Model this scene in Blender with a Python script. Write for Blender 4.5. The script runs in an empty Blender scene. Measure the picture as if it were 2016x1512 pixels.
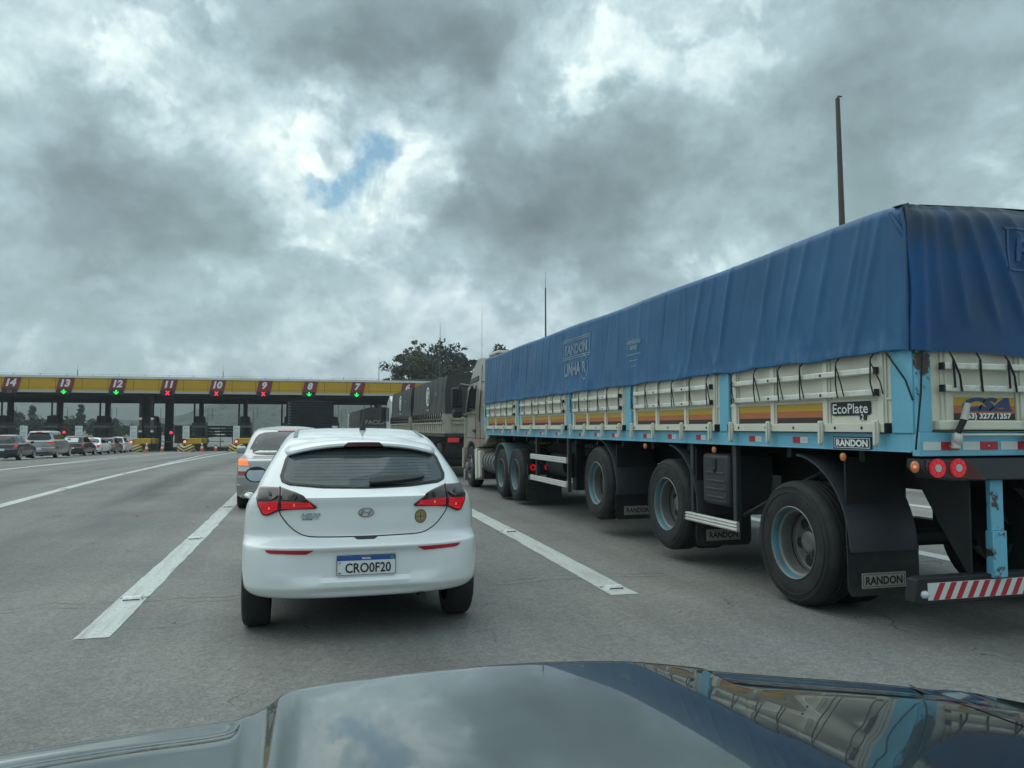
import bpy, bmesh, math, random
import numpy as np
from mathutils import Vector, Matrix, noise
from mathutils.geometry import delaunay_2d_cdt
random.seed(7); RNG = np.random.default_rng(7)
C = bpy.context.scene
COL = C.collection
rad = math.radians

# ------------------------------------------------------------------ camera
EYE = Vector((0.0, 0.0, 1.48))
YAW, PITCH = rad(15.2354), rad(3.2134)
FW = Vector((math.sin(YAW)*math.cos(PITCH), math.cos(YAW)*math.cos(PITCH), math.sin(PITCH)))
RT = Vector((math.cos(YAW), -math.sin(YAW), 0)); UP = RT.cross(FW)
cd = bpy.data.cameras.new('camera'); cam = bpy.data.objects.new('camera', cd); COL.objects.link(cam)
cam.matrix_world = Matrix(((RT.x, UP.x, -FW.x, EYE.x), (RT.y, UP.y, -FW.y, EYE.y), (RT.z, UP.z, -FW.z, EYE.z), (0, 0, 0, 1)))
cd.sensor_width = 36; cd.lens = 27.04; cd.clip_start = .05; cd.clip_end = 12000
C.camera = cam

# ------------------------------------------------------------------ view / render
C.view_settings.view_transform = 'Standard'; C.view_settings.look = 'None'
C.view_settings.gamma = 1; C.view_settings.exposure = 0.38
C.render.engine = 'CYCLES'
C.cycles.max_bounces = 7; C.cycles.diffuse_bounces = 3; C.cycles.glossy_bounces = 4
C.cycles.transparent_max_bounces = 8; C.cycles.volume_bounces = 0
C.cycles.sample_clamp_indirect = 4; C.cycles.caustics_reflective = False; C.cycles.caustics_refractive = False

# ------------------------------------------------------------------ sun
SUN_EL, SUN_AZ = 58, -38          # azimuth measured from +Y towards +X
sd = Vector((math.sin(rad(SUN_AZ))*math.cos(rad(SUN_EL)), math.cos(rad(SUN_AZ))*math.cos(rad(SUN_EL)), math.sin(rad(SUN_EL))))
sl = bpy.data.lights.new('sun', 'SUN'); sl.energy = .85; sl.angle = rad(70); sl.color = (1, .96, .9)
so = bpy.data.objects.new('sun', sl); COL.objects.link(so); so.rotation_euler = (-sd).to_track_quat('-Z', 'Y').to_euler(); so.location = (0, 0, 60)

# ------------------------------------------------------------------ world: broken overcast sky
W = bpy.data.worlds.new('World'); C.world = W; W.use_nodes = True
nt = W.node_tree; N = nt.nodes; L = nt.links; N.clear()
def wn(t, **k):
    n = N.new(t)
    for a, b in k.items(): setattr(n, a, b)
    return n
def wmath(op, a, b=None, clamp=False):
    n = wn('ShaderNodeMath', operation=op, use_clamp=clamp)
    for i, v in enumerate((a, b)):
        if v is None: continue
        if isinstance(v, (int, float)): n.inputs[i].default_value = v
        else: L.new(v, n.inputs[i])
    return n.outputs[0]
tc = wn('ShaderNodeTexCoord'); DIR = tc.outputs['Generated']
sep = wn('ShaderNodeSeparateXYZ'); L.new(DIR, sep.inputs[0])
zz = wmath('MAXIMUM', sep.outputs[2], 0.0)
den = wmath('ADD', zz, .34)
flat = wn('ShaderNodeCombineXYZ')
L.new(wmath('DIVIDE', sep.outputs[0], den), flat.inputs[0]); L.new(wmath('DIVIDE', sep.outputs[1], den), flat.inputs[1])
flat.inputs[2].default_value = .37
def wnoise(vec, scale, detail, rough, off=None, dist=0.0):
    n = wn('ShaderNodeTexNoise'); n.inputs['Scale'].default_value = scale; n.inputs['Detail'].default_value = detail
    n.inputs['Roughness'].default_value = rough; n.inputs['Distortion'].default_value = dist
    if off:
        a = wn('ShaderNodeVectorMath', operation='ADD'); L.new(vec, a.inputs[0]); a.inputs[1].default_value = off; vec = a.outputs[0]
    L.new(vec, n.inputs['Vector']); return n
# warp the directions so that cloud edges billow
nw = wnoise(DIR, 5.5, 5, .55)
w1 = wn('ShaderNodeVectorMath', operation='SUBTRACT'); L.new(nw.outputs['Color'], w1.inputs[0]); w1.inputs[1].default_value = (.5, .5, .5)
w2 = wn('ShaderNodeVectorMath', operation='SCALE'); L.new(w1.outputs[0], w2.inputs[0]); w2.inputs['Scale'].default_value = .17
nwb = wnoise(DIR, 21, 5, .6, (5, 2, 8))
w1b = wn('ShaderNodeVectorMath', operation='SUBTRACT'); L.new(nwb.outputs['Color'], w1b.inputs[0]); w1b.inputs[1].default_value = (.5, .5, .5)
w2b = wn('ShaderNodeVectorMath', operation='SCALE'); L.new(w1b.outputs[0], w2b.inputs[0]); w2b.inputs['Scale'].default_value = .055
w2c = wn('ShaderNodeVectorMath', operation='ADD'); L.new(w2.outputs[0], w2c.inputs[0]); L.new(w2b.outputs[0], w2c.inputs[1])
w3 = wn('ShaderNodeVectorMath', operation='ADD'); L.new(DIR, w3.inputs[0]); L.new(w2c.outputs[0], w3.inputs[1])
w4 = wn('ShaderNodeVectorMath', operation='NORMALIZE'); L.new(w3.outputs[0], w4.inputs[0]); WD = w4.outputs[0]
def skydir(az, el):      # compass bearing (deg from +Y towards +X) and elevation of a cloud
    a, e = rad(az), rad(el); return (math.sin(a)*math.cos(e), math.cos(a)*math.cos(e), math.sin(e))
def blob(az, el, r, soft=1.0):
    d = wn('ShaderNodeVectorMath', operation='DOT_PRODUCT'); L.new(WD, d.inputs[0]); d.inputs[1].default_value = skydir(az, el)
    m = wn('ShaderNodeMapRange'); m.interpolation_type = 'SMOOTHSTEP'; L.new(d.outputs['Value'], m.inputs['Value'])
    m.inputs['From Min'].default_value = math.cos(rad(r*(1+.35*soft))); m.inputs['From Max'].default_value = math.cos(rad(r*(1-.6*soft)))
    return m.outputs[0]
CLOUDS = [(-1.7, 27.5, 6.4, -0.24), (4.9, 27.2, 8.3, -0.26), (11.8, 26.3, 7.2, -0.24), (8.0, 23.5, 5.7, -0.22), (13.8, 24.0, 4.2, -0.2), (2.7, 25.1, 4.5, -0.12), (11.9, 15.7, 5.3, -0.3), (17.2, 15.0, 6.4, -0.4), (23.7, 16.6, 7.2, -0.26), (28.5, 18.5, 6.1, -0.16), (19.9, 18.9, 5.3, -0.12), (35.0, 20.2, 9.8, -0.2), (44.2, 18.3, 12.1, -0.24), (48.1, 22.3, 8.3, -0.1), (40.1, 14.3, 7.6, -0.08), (-9.0, 17.7, 5.7, -0.22), (-15.0, 15.3, 6.4, -0.22), (-11.1, 14.5, 4.9, -0.18), (-16.2, 9.1, 7.6, -0.24), (-10.0, 10.1, 6.8, -0.18), (-3.8, 10.7, 6.4, -0.2), (1.5, 8.8, 4.5, -0.1), (-17.3, 18.5, 4.5, -0.08), (-9.5, 24.8, 3.4, 0.14), (-15.5, 23.3, 2.3, 0.12), (-10.0, 20.9, 3.4, 0.12), (-6.1, 21.6, 3.8, 0.2), (-2.3, 21.9, 3.8, 0.22), (1.3, 21.1, 3.4, 0.26), (-1.6, 19.9, 3.4, 0.14), (8.0, 20.3, 3.6, 0.28), (5.8, 17.3, 3.6, 0.26), (-0.4, 16.4, 3.8, 0.24), (9.2, 18.8, 2.3, 0.16), (3.6, 15.4, 3.8, 0.12), (22.7, 28.3, 4.9, 0.05), (20.0, 26.2, 3.4, 0.1), (26.1, 25.9, 3.0, 0.04), (30.1, 27.1, 3.4, 0.12), (34.7, 25.6, 2.3, 0.14), (30.8, 21.0, 3.4, 0.08), (-9.2, 13.4, 3.4, 0.18), (-1.4, 13.3, 3.0, 0.16), (-13.7, 12.5, 2.6, 0.06), (3.6, 11.1, 4.2, 0.1), (14.5, 10.6, 4.2, 0.2), (10.0, 10.2, 3.8, 0.1), (19.9, 12.0, 3.8, 0.08), (32.8, 14.7, 5.7, 0.12), (45.8, 14.6, 4.5, 0.16), (29.9, 13.5, 4.5, 0.14), (-6.8, 7.0, 8.3, 0.06), (11.1, 6.8, 5.7, 0.08), (-13.0, 5.4, 7.6, 0.05), (-18.5, 18.9, 2.6, 0.1), (-17.7, 11.7, 2.3, 0.1), (9.5, 21.9, 3.0, 0.2), (15.3, 20.7, 3.4, 0.26), (18.0, 24.0, 3.0, 0.17), (13.4, 19.3, 2.6, 0.12), (21.9, 25.5, 3.0, 0.07), (21.1, 22.3, 3.0, 0.1), (27.5, 23.9, 3.0, 0.12), (-16.5, 25.1, 4.5, 0.1), (-18.6, 24.3, 3.4, 0.1), (-1.5, 19.2, 2.3, 0.1), (0.7, 14.9, 2.6, 0.12), (16.8, 9.8, 3.0, 0.1), (6.6, 7.5, 3.4, 0.12), (-10.6, 7.5, 4.5, 0.12), (-15.3, 6.6, 4.5, 0.06)]
acc = None
for az, el, r, w in CLOUDS:
    t = wmath('MULTIPLY', blob(az, el, r), w); acc = t if acc is None else wmath('ADD', acc, t)
n1 = wnoise(flat.outputs[0], 3.4, 10, .6, (3.1, 1.7, 0), .4)
n2 = wnoise(DIR, 13, 7, .62, (1.3, .2, 4))
n3 = wnoise(flat.outputs[0], .7, 4, .5, (7.3, 2.2, 1))
v = wmath('ADD', wmath('MULTIPLY', acc, .66), .58)
v = wmath('ADD', v, wmath('MULTIPLY', wmath('SUBTRACT', n1.outputs[0], .5), .62))
v = wmath('ADD', v, wmath('MULTIPLY', wmath('SUBTRACT', n2.outputs[0], .5), .28))
n4 = wnoise(DIR, 8.5, 9, .58, (2.2, 6.1, 3), .35)
pf = wn('ShaderNodeMapRange'); pf.interpolation_type = 'SMOOTHSTEP'; L.new(n4.outputs[0], pf.inputs[0]); pf.inputs[1].default_value = .50; pf.inputs[2].default_value = .57
n4b = wnoise(DIR, 8.5, 9, .58, (2.2, 6.1, 3.03), .35); n4c = wnoise(DIR, 20, 8, .6, (4, 1, 2)); n4d = wnoise(DIR, 20, 8, .6, (4, 1, 2.012))
emb = wmath('ADD', wmath('MULTIPLY', wmath('SUBTRACT', n4.outputs[0], n4b.outputs[0]), .75), wmath('MULTIPLY', wmath('SUBTRACT', n4c.outputs[0], n4d.outputs[0]), .55))
pm = wn('ShaderNodeMapRange'); pm.interpolation_type = 'SMOOTHSTEP'; L.new(v, pm.inputs[0]); pm.inputs[1].default_value = .35; pm.inputs[2].default_value = .62; pm.inputs[3].default_value = .15
v = wmath('ADD', v, wmath('MULTIPLY', wmath('MULTIPLY', wmath('SUBTRACT', pf.outputs[0], .4), .16), pm.outputs[0]))
v = wmath('ADD', v, wmath('MULTIPLY', emb, wmath('ADD', wmath('MULTIPLY', pm.outputs[0], .8), .25)))
v = wmath('ADD', v, wmath('MULTIPLY', wmath('SUBTRACT', n3.outputs[0], .5), .25))
def ramp(f, stops):
    r = wn('ShaderNodeValToRGB'); L.new(f, r.inputs[0]); e = r.color_ramp.elements
    while len(e) > 1: e.remove(e[0])
    e[0].position, e[0].color = stops[0][0], (*stops[0][1], 1)
    for p, c in stops[1:]:
        q = e.new(p); q.color = (*c, 1)
    return r.outputs[0]
nf = wnoise(flat.outputs[0], 9, 8, .6, (8.1, 3.3, 2), .3)
lowb = wn('ShaderNodeMapRange'); lowb.interpolation_type = 'SMOOTHSTEP'; L.new(sep.outputs[2], lowb.inputs[0]); lowb.inputs[1].default_value = .0; lowb.inputs[2].default_value = .34; lowb.inputs[3].default_value = .42; lowb.inputs[4].default_value = .14
v = wmath('ADD', v, wmath('MULTIPLY', wmath('SUBTRACT', nf.outputs[0], .5), lowb.outputs[0]))
v = wmath('ADD', wmath('MULTIPLY', v, .80), .155)
cloud = ramp(v, [(.0, (.115, .15, .165)), (.16, (.155, .205, .222)), (.34, (.225, .295, .318)), (.55, (.37, .475, .51)), (.73, (.54, .655, .68)), (.88, (.72, .82, .81)), (1, (.86, .92, .90))])
# zenith of an overcast sky is brighter than its rim
zb = wn('ShaderNodeMapRange'); zb.interpolation_type = 'SMOOTHSTEP'; L.new(sep.outputs[2], zb.inputs[0])
zb.inputs[1].default_value = .52; zb.inputs[2].default_value = .95; zb.inputs[3].default_value = 1.0; zb.inputs[4].default_value = 1.6
cs = wn('ShaderNodeVectorMath', operation='SCALE'); 
hv = wn('ShaderNodeHueSaturation'); L.new(cloud, hv.inputs['Color']); hvm = wn('ShaderNodeMapRange'); L.new(n3.outputs['Color'], hvm.inputs[0]); hvm.inputs[1].default_value = .35; hvm.inputs[2].default_value = .65; hvm.inputs[3].default_value = .483; hvm.inputs[4].default_value = .522; L.new(hvm.outputs[0], hv.inputs['Hue']); hv.inputs['Saturation'].default_value = 1.16
L.new(hv.outputs[0], cs.inputs[0]); L.new(wmath('MULTIPLY', zb.outputs[0], 10.0), cs.inputs['Scale'])
sky = wn('ShaderNodeTexSky'); sky.sky_type = 'NISHITA'; sky.sun_disc = False
sky.sun_elevation = rad(SUN_EL); sky.sun_rotation = rad(SUN_AZ); sky.air_density = 1.0; sky.dust_density = .2; sky.ozone_density = 1.0
hole = None
for az, el, r in [(4.7, 19.7, 1.5), (1.9, 17.7, 1.3), (0.1, 17.8, 1.1), (3.3, 18.5, 1.1)]:
    t = blob(az, el, r, .8); hole = t if hole is None else wmath('MAXIMUM', hole, t)
hole = wmath('MULTIPLY', hole, wmath('ADD', wmath('MULTIPLY', wmath('SUBTRACT', n2.outputs[0], .5), 4.5), .62, True), True)
mx = wn('ShaderNodeMix', data_type='RGBA'); L.new(wmath('MULTIPLY', hole, .9), mx.inputs['Factor']); L.new(cs.outputs[0], mx.inputs['A']); hs = wn('ShaderNodeHueSaturation'); hs.inputs['Hue'].default_value = .475; hs.inputs['Saturation'].default_value = 1.15; hs.inputs['Value'].default_value = .8; L.new(sky.outputs[0], hs.inputs['Color']); L.new(hs.outputs[0], mx.inputs['B'])
bg = wn('ShaderNodeBackground'); bg.inputs['Strength'].default_value = .1; L.new(mx.outputs['Result'], bg.inputs[0])
wo = wn('ShaderNodeOutputWorld'); L.new(bg.outputs[0], wo.inputs[0])
W.cycles.sampling_method = 'MANUAL'; W.cycles.sample_map_resolution = 512

# ------------------------------------------------------------------ helpers
def tag(o, label=None, cat=None, group=None, kind=None):
    if label: o['label'] = label
    if cat: o['category'] = cat
    if group: o['group'] = group
    if kind: o['kind'] = kind
    return o
def thing(name, label, cat, loc=(0, 0, 0), rz=0, group=None):
    o = bpy.data.objects.new(name, None); COL.objects.link(o); o.empty_display_size = .2
    o.location = loc; o.rotation_euler = (0, 0, rz); return tag(o, label, cat, group)
def copy_tree(o, parent=None):
    c = o.copy(); COL.objects.link(c)
    if parent: c.parent = parent
    for ch in list(o.children): copy_tree(ch, c)
    return c
def curve(pts):          # monotone cubic through (t, v)
    pts = sorted(pts); xs = np.array([p[0] for p in pts], float); ys = np.array([p[1] for p in pts], float)
    h = np.diff(xs); d = np.diff(ys)/h; m = np.zeros(len(xs))
    m[0], m[-1] = d[0], d[-1]
    for i in range(1, len(xs)-1):
        m[i] = 0 if d[i-1]*d[i] <= 0 else 3*(h[i-1]+h[i])/((2*h[i]+h[i-1])/d[i-1]+(h[i]+2*h[i-1])/d[i])
    def f(t):
        t = min(max(t, xs[0]), xs[-1]); i = min(int(np.searchsorted(xs, t, 'right'))-1, len(xs)-2); i = max(i, 0)
        s = (t-xs[i])/h[i]; s2, s3 = s*s, s*s*s
        return (2*s3-3*s2+1)*ys[i]+(s3-2*s2+s)*h[i]*m[i]+(-2*s3+3*s2)*ys[i+1]+(s3-s2)*h[i]*m[i+1]
    return f
class MB:
    def __init__(s): s.v = []; s.f = []; s.m = []; s.mi = 0
    def add(s, vs, fs, fn=None, mi=None):
        b = len(s.v); s.v += [tuple(fn(p)) if fn else tuple(p) for p in vs]
        s.f += [[i+b for i in f] for f in fs]; s.m += [s.mi if mi is None else mi]*len(fs); return s
    def box(s, x0, x1, y0, y1, z0, z1, mi=None, fn=None):
        v = [(x, y, z) for z in (z0, z1) for y in (y0, y1) for x in (x0, x1)]
        return s.add(v, [(0, 2, 3, 1), (4, 5, 7, 6), (0, 1, 5, 4), (2, 6, 7, 3), (0, 4, 6, 2), (1, 3, 7, 5)], fn, mi)
    def prism(s, poly, axis, a0, a1, mi=None, fn=None):      # poly in the other two axes (cyclic order kept x,y,z)
        n = len(poly)
        def P(p, a): return (a, p[0], p[1]) if axis == 'x' else (p[0], a, p[1]) if axis == 'y' else (p[0], p[1], a)
        v = [P(p, a0) for p in poly]+[P(p, a1) for p in poly]
        f = [list(range(n))[::-1], list(range(n, 2*n))]+[(i, (i+1) % n, n+(i+1) % n, n+i) for i in range(n)]
        return s.add(v, f, fn, mi)
    def loft(s, rings, closed=True, caps=True, mi=None):
        n = len(rings[0]); v = [p for r in rings for p in r]; f = []
        for k in range(len(rings)-1):
            for i in range(n if closed else n-1):
                j = (i+1) % n; f.append((k*n+i, k*n+j, (k+1)*n+j, (k+1)*n+i))
        if caps and closed: f += [list(range(n))[::-1], [(len(rings)-1)*n+i for i in range(n)]]
        return s.add(v, f, None, mi)
    def grid(s, P, mi=None):
        return s.loft(P, False, False, mi)
    def tube(s, pts, r, n=8, mi=None, caps=True):
        pts = [Vector(p) for p in pts]; rs = r if isinstance(r, (list, tuple)) else [r]*len(pts); rings = []; ref = None
        for i, p in enumerate(pts):
            d = (pts[min(i+1, len(pts)-1)]-pts[max(i-1, 0)]).normalized()
            if ref is None: ref = Vector((0, 0, 1)) if abs(d.z) < .9 else Vector((1, 0, 0))
            a = d.cross(ref).normalized(); b = d.cross(a).normalized(); ref = -b if False else ref
            rings.append([tuple(p+a*math.cos(t)*rs[i]+b*math.sin(t)*rs[i]) for t in [2*math.pi*k/n for k in range(n)]])
        return s.loft(rings, True, caps, mi)
    def cyl(s, p0, p1, r, n=16, r1=None, mi=None): return s.tube([p0, p1], [r, r if r1 is None else r1], n, mi)
    def lathe(s, prof, axis, c, n=32, a0=0, a1=2*math.pi, mi=None):   # prof: (radius, offset along axis)
        full = abs(a1-a0-2*math.pi) < 1e-6; k = n if full else n+1; rings = []
        for r, h in prof:
            R = []
            for i in range(k):
                t = a0+(a1-a0)*i/n; u, w = r*math.cos(t), r*math.sin(t)
                R.append((c[0]+h, c[1]+u, c[2]+w) if axis == 'x' else (c[0]+w, c[1]+h, c[2]+u) if axis == 'y' else (c[0]+u, c[1]+w, c[2]+h))
            rings.append(R)
        return s.loft(rings, full, False, mi)
    def disc(s, c, r, axis, n=20, mi=None, h=.004, rz=None):
        rz = rz or r
        pol = [(math.cos(2*math.pi*i/n)*r, math.sin(2*math.pi*i/n)*rz) for i in range(n)]
        if axis == 'x': return s.prism([(c[1]+a, c[2]+b) for a, b in pol], 'x', c[0]-h, c[0]+h, mi)
        if axis == 'y': return s.prism([(c[0]+a, c[2]+b) for a, b in pol], 'y', c[1]-h, c[1]+h, mi)
        return s.prism([(c[0]+a, c[1]+b) for a, b in pol], 'z', c[2]-h, c[2]+h, mi)
    def sphere(s, c, rx, ry, rz, n=12, k=8, mi=None):
        rings = []
        for i in range(1, k):
            t = math.pi*i/k; rings.append([(c[0]+rx*math.sin(t)*math.cos(a), c[1]+ry*math.sin(t)*math.sin(a), c[2]+rz*math.cos(t)) for a in [2*math.pi*j/n for j in range(n)]])
        return s.loft(rings, True, True, mi)
    def build(s, name, mats, parent=None, smooth=35, bevel=0, loc=None):
        me = bpy.data.meshes.new(name); me.from_pydata(s.v, [], s.f)
        if not isinstance(mats, (list, tuple)): mats = [mats]
        for m in mats: me.materials.append(m)
        if len(mats) > 1: me.polygons.foreach_set('material_index', s.m)
        bm = bmesh.new(); bm.from_mesh(me); bmesh.ops.recalc_face_normals(bm, faces=bm.faces); bm.to_mesh(me); bm.free()
        if smooth:
            me.polygons.foreach_set('use_smooth', [True]*len(me.polygons)); me.set_sharp_from_angle(angle=rad(smooth))
        me.update()
        o = bpy.data.objects.new(name, me); COL.objects.link(o)
        if parent: o.parent = parent
        if loc: o.location = loc
        if bevel:
            b = o.modifiers.new('bevel', 'BEVEL'); b.width = bevel; b.segments = 2; b.limit_method = 'ANGLE'; b.angle_limit = rad(40); b.harden_normals = False
        return o
def normal_of(f, a, b, out):
    e = .004; p = Vector(f(a, b)); n = (Vector(f(a+e, b))-Vector(f(a-e, b))).cross(Vector(f(a, b+e))-Vector(f(a, b-e)))
    if n.length < 1e-12: return Vector(out).normalized()
    n.normalize()
    return n if n.dot(Vector(out)) > 0 else -n
def roundpoly(poly, r=.3, k=4):        # soften the corners of an outline
    out = []; n = len(poly)
    for i in range(n):
        a, b, c = (np.array(poly[(i+j-1) % n], float) for j in range(3))
        p, q = b+(a-b)*r, b+(c-b)*r
        for t in np.linspace(0, 1, k): out.append(tuple((1-t)**2*p+2*t*(1-t)*b+t*t*q))
    return out
def patch(mb, poly, f, out, off=.004, thick=.006, step=.05, mi=None):
    """a thin shell with this outline lying on the surface f(a, b)"""
    pts = []
    n = len(poly)
    for i in range(n):
        a, b = np.array(poly[i], float), np.array(poly[(i+1) % n], float); k = max(1, int(np.ceil(np.linalg.norm(b-a)/step)))
        pts += [tuple(a+(b-a)*j/k) for j in range(k)]
    nb = len(pts); A = np.array(pts); lo, hi = A.min(0), A.max(0)
    inner = []
    def inside(x, y):
        c = False; j = nb-1
        for i in range(nb):
            if (A[i, 1] > y) != (A[j, 1] > y) and x < (A[j, 0]-A[i, 0])*(y-A[i, 1])/(A[j, 1]-A[i, 1])+A[i, 0]: c = not c
            j = i
        return c
    for x in np.arange(lo[0]+step/2, hi[0], step):
        for y in np.arange(lo[1]+step/2, hi[1], step):
            if inside(x, y) and np.min((A[:, 0]-x)**2+(A[:, 1]-y)**2) > (step*.4)**2: inner.append((x, y))
    V, Ed, F, *_ = delaunay_2d_cdt([Vector(p) for p in pts+inner], [(i, (i+1) % nb) for i in range(nb)], [], 1, 1e-6)
    top = []; bot = []
    for q in V:
        p = Vector(f(q.x, q.y)); nn = normal_of(f, q.x, q.y, out); top.append(tuple(p+nn*off)); bot.append(tuple(p+nn*(off-thick)))
    b = len(mb.v); m = len(V); mb.v += top+bot
    cnt = {}
    for t in F:
        for i in range(len(t)):
            e = (t[i], t[(i+1) % len(t)]); cnt[tuple(sorted(e))] = cnt.get(tuple(sorted(e)), 0)+1
    mm = mb.mi if mi is None else mi
    for t in F: mb.f.append([b+i for i in t]); mb.m.append(mm)
    for (i, j), c in cnt.items():
        if c == 1: mb.f.append([b+i, b+j, b+m+j, b+m+i]); mb.m.append(mm)
    return mb
def ribbon(mb, pts, width, f, out, off=.002, thick=.003, mi=None, closed=False):
    P = [np.array(p, float) for p in pts]; Lf, Rg = [], []
    n = len(P)
    for i in range(n):
        a, b = (P[(i-1) % n], P[(i+1) % n]) if closed else (P[max(i-1, 0)], P[min(i+1, n-1)])
        d = b-a; d = d/(np.linalg.norm(d)+1e-9); q = np.array((-d[1], d[0]))*width/2; Lf.append(P[i]+q); Rg.append(P[i]-q)
    rings = []
    for l, r in zip(Lf, Rg):
        pl, pr = Vector(f(*l)), Vector(f(*r)); nn = normal_of(f, (l[0]+r[0])/2, (l[1]+r[1])/2, out)
        rings.append([tuple(pl+nn*(off-thick)), tuple(pl+nn*off), tuple(pr+nn*off), tuple(pr+nn*(off-thick))])
    if closed: rings.append(rings[0])
    mb.loft(rings, True, not closed, mi); return mb
def dense(pts, step=.03, closed=False):
    out = []; n = len(pts)
    for i in range(n if closed else n-1):
        a, b = np.array(pts[i], float), np.array(pts[(i+1) % n], float); k = max(1, int(np.ceil(np.linalg.norm(b-a)/step)))
        out += [tuple(a+(b-a)*j/k) for j in range(k)]
    if not closed: out.append(tuple(pts[-1]))
    return out
def textgeo(s, size, bold=0.0, shear=0.0, width=None, sub=0, extrude=0.0, spacing=1.0):
    cu = bpy.data.curves.new('lettering', 'FONT'); cu.body = s; cu.size = size; cu.align_x = 'CENTER'; cu.align_y = 'CENTER'
    cu.offset = bold; cu.shear = shear; cu.extrude = extrude; cu.resolution_u = 3; cu.space_character = spacing
    o = bpy.data.objects.new('lettering', cu); COL.objects.link(o)
    bpy.context.view_layer.update()
    me = bpy.data.meshes.new_from_object(o.evaluated_get(bpy.context.evaluated_depsgraph_get()))
    bm = bmesh.new(); bm.from_mesh(me)
    bmesh.ops.triangulate(bm, faces=bm.faces)
    for _ in range(sub): bmesh.ops.subdivide_edges(bm, edges=[e for e in bm.edges if e.calc_length() > size*.12], cuts=1); bmesh.ops.triangulate(bm, faces=bm.faces)
    bm.verts.ensure_lookup_table()
    v = np.array([tuple(x.co) for x in bm.verts]); fs = [[x.index for x in f.verts] for f in bm.faces]; bm.free()
    bpy.data.meshes.remove(me); bpy.data.objects.remove(o); bpy.data.curves.remove(cu)
    lo, hi = v.min(0), v.max(0); v[:, :2] -= ((lo+hi)/2)[:2]
    if width: v[:, 0] *= width/(hi[0]-lo[0])
    return v.tolist(), fs
def put_text(mb, s, size, fn, mi=None, **k):
    v, f = textgeo(s, size, **k); mb.add(v, f, fn, mi); return mb
def boolean(o, cutters, op='DIFFERENCE'):
    for c in cutters:
        m = o.modifiers.new('cut', 'BOOLEAN'); m.object = c; m.operation = op; m.solver = 'EXACT'
    bpy.context.view_layer.update()
    me = bpy.data.meshes.new_from_object(o.evaluated_get(bpy.context.evaluated_depsgraph_get()))
    o.modifiers.clear(); old = o.data; o.data = me; me.name = old.name; bpy.data.meshes.remove(old)
    me.polygons.foreach_set('use_smooth', [True]*len(me.polygons)); me.set_sharp_from_angle(angle=rad(32))
    for c in cutters:
        d = c.data; bpy.data.objects.remove(c); bpy.data.meshes.remove(d)

# ------------------------------------------------------------------ materials
def mat(name, col, rough=.5, metal=0, coat=0, spec=.5, var=0, vs=3.0, dirt=None, ds=2.0, damt=.5, bump=0, bs=40, emit=None, es=0, stretch=None, rv=0, coatr=.04, dl=.45, dh=.72):
    m = bpy.data.materials.new(name); m.use_nodes = True; t = m.node_tree; n = t.nodes; l = t.links; b = n['Principled BSDF']
    b.inputs['Base Color'].default_value = (*col, 1); b.inputs['Roughness'].default_value = rough; b.inputs['Metallic'].default_value = metal
    b.inputs['Coat Weight'].default_value = coat; b.inputs['Coat Roughness'].default_value = coatr; b.inputs['Specular IOR Level'].default_value = spec
    if emit: b.inputs['Emission Color'].default_value = (*emit, 1); b.inputs['Emission Strength'].default_value = es
    if var or dirt or bump or rv:
        tcn = n.new('ShaderNodeTexCoord'); vec = tcn.outputs['Object']
        if stretch:
            mp = n.new('ShaderNodeMapping'); mp.inputs['Scale'].default_value = stretch; l.new(vec, mp.inputs[0]); vec = mp.outputs[0]
        def nz(s, d=6, r=.6):
            q = n.new('ShaderNodeTexNoise'); q.inputs['Scale'].default_value = s; q.inputs['Detail'].default_value = d; q.inputs['Roughness'].default_value = r; l.new(vec, q.inputs['Vector']); return q.outputs[0]
        cur = None
        if var:
            mr = n.new('ShaderNodeMapRange'); l.new(nz(vs), mr.inputs[0]); mr.inputs[1].default_value = .3; mr.inputs[2].default_value = .7; mr.inputs[3].default_value = 1-var; mr.inputs[4].default_value = 1+var
            sc = n.new('ShaderNodeVectorMath'); sc.operation = 'SCALE'; sc.inputs[0].default_value = col; l.new(mr.outputs[0], sc.inputs['Scale']); cur = sc.outputs[0]
        if dirt:
            mr = n.new('ShaderNodeMapRange'); l.new(nz(ds, 8, .65), mr.inputs[0]); mr.inputs[1].default_value = dl; mr.inputs[2].default_value = dh; mr.inputs[3].default_value = 0; mr.inputs[4].default_value = damt
            mx = n.new('ShaderNodeMix'); mx.data_type = 'RGBA'; l.new(mr.outputs[0], mx.inputs['Factor']); mx.inputs['B'].default_value = (*dirt, 1)
            if cur is None: mx.inputs['A'].default_value = (*col, 1)
            else: l.new(cur, mx.inputs['A'])
            cur = mx.outputs['Result']
        if cur is not None: l.new(cur, b.inputs['Base Color'])
        if rv:
            mr = n.new('ShaderNodeMapRange'); l.new(nz(4), mr.inputs[0]); mr.inputs[1].default_value = .3; mr.inputs[2].default_value = .7; mr.inputs[3].default_value = rough-rv; mr.inputs[4].default_value = rough+rv; l.new(mr.outputs[0], b.inputs['Roughness'])
        if bump:
            bp = n.new('ShaderNodeBump'); bp.inputs['Strength'].default_value = bump; bp.inputs['Distance'].default_value = .02; l.new(nz(bs, 5), bp.inputs['Height']); l.new(bp.outputs[0], b.inputs['Normal'])
    return m
def emitmat(name, col, s):
    return mat(name, (col[0]*.3, col[1]*.3, col[2]*.3), .3, emit=col, es=s)
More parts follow.
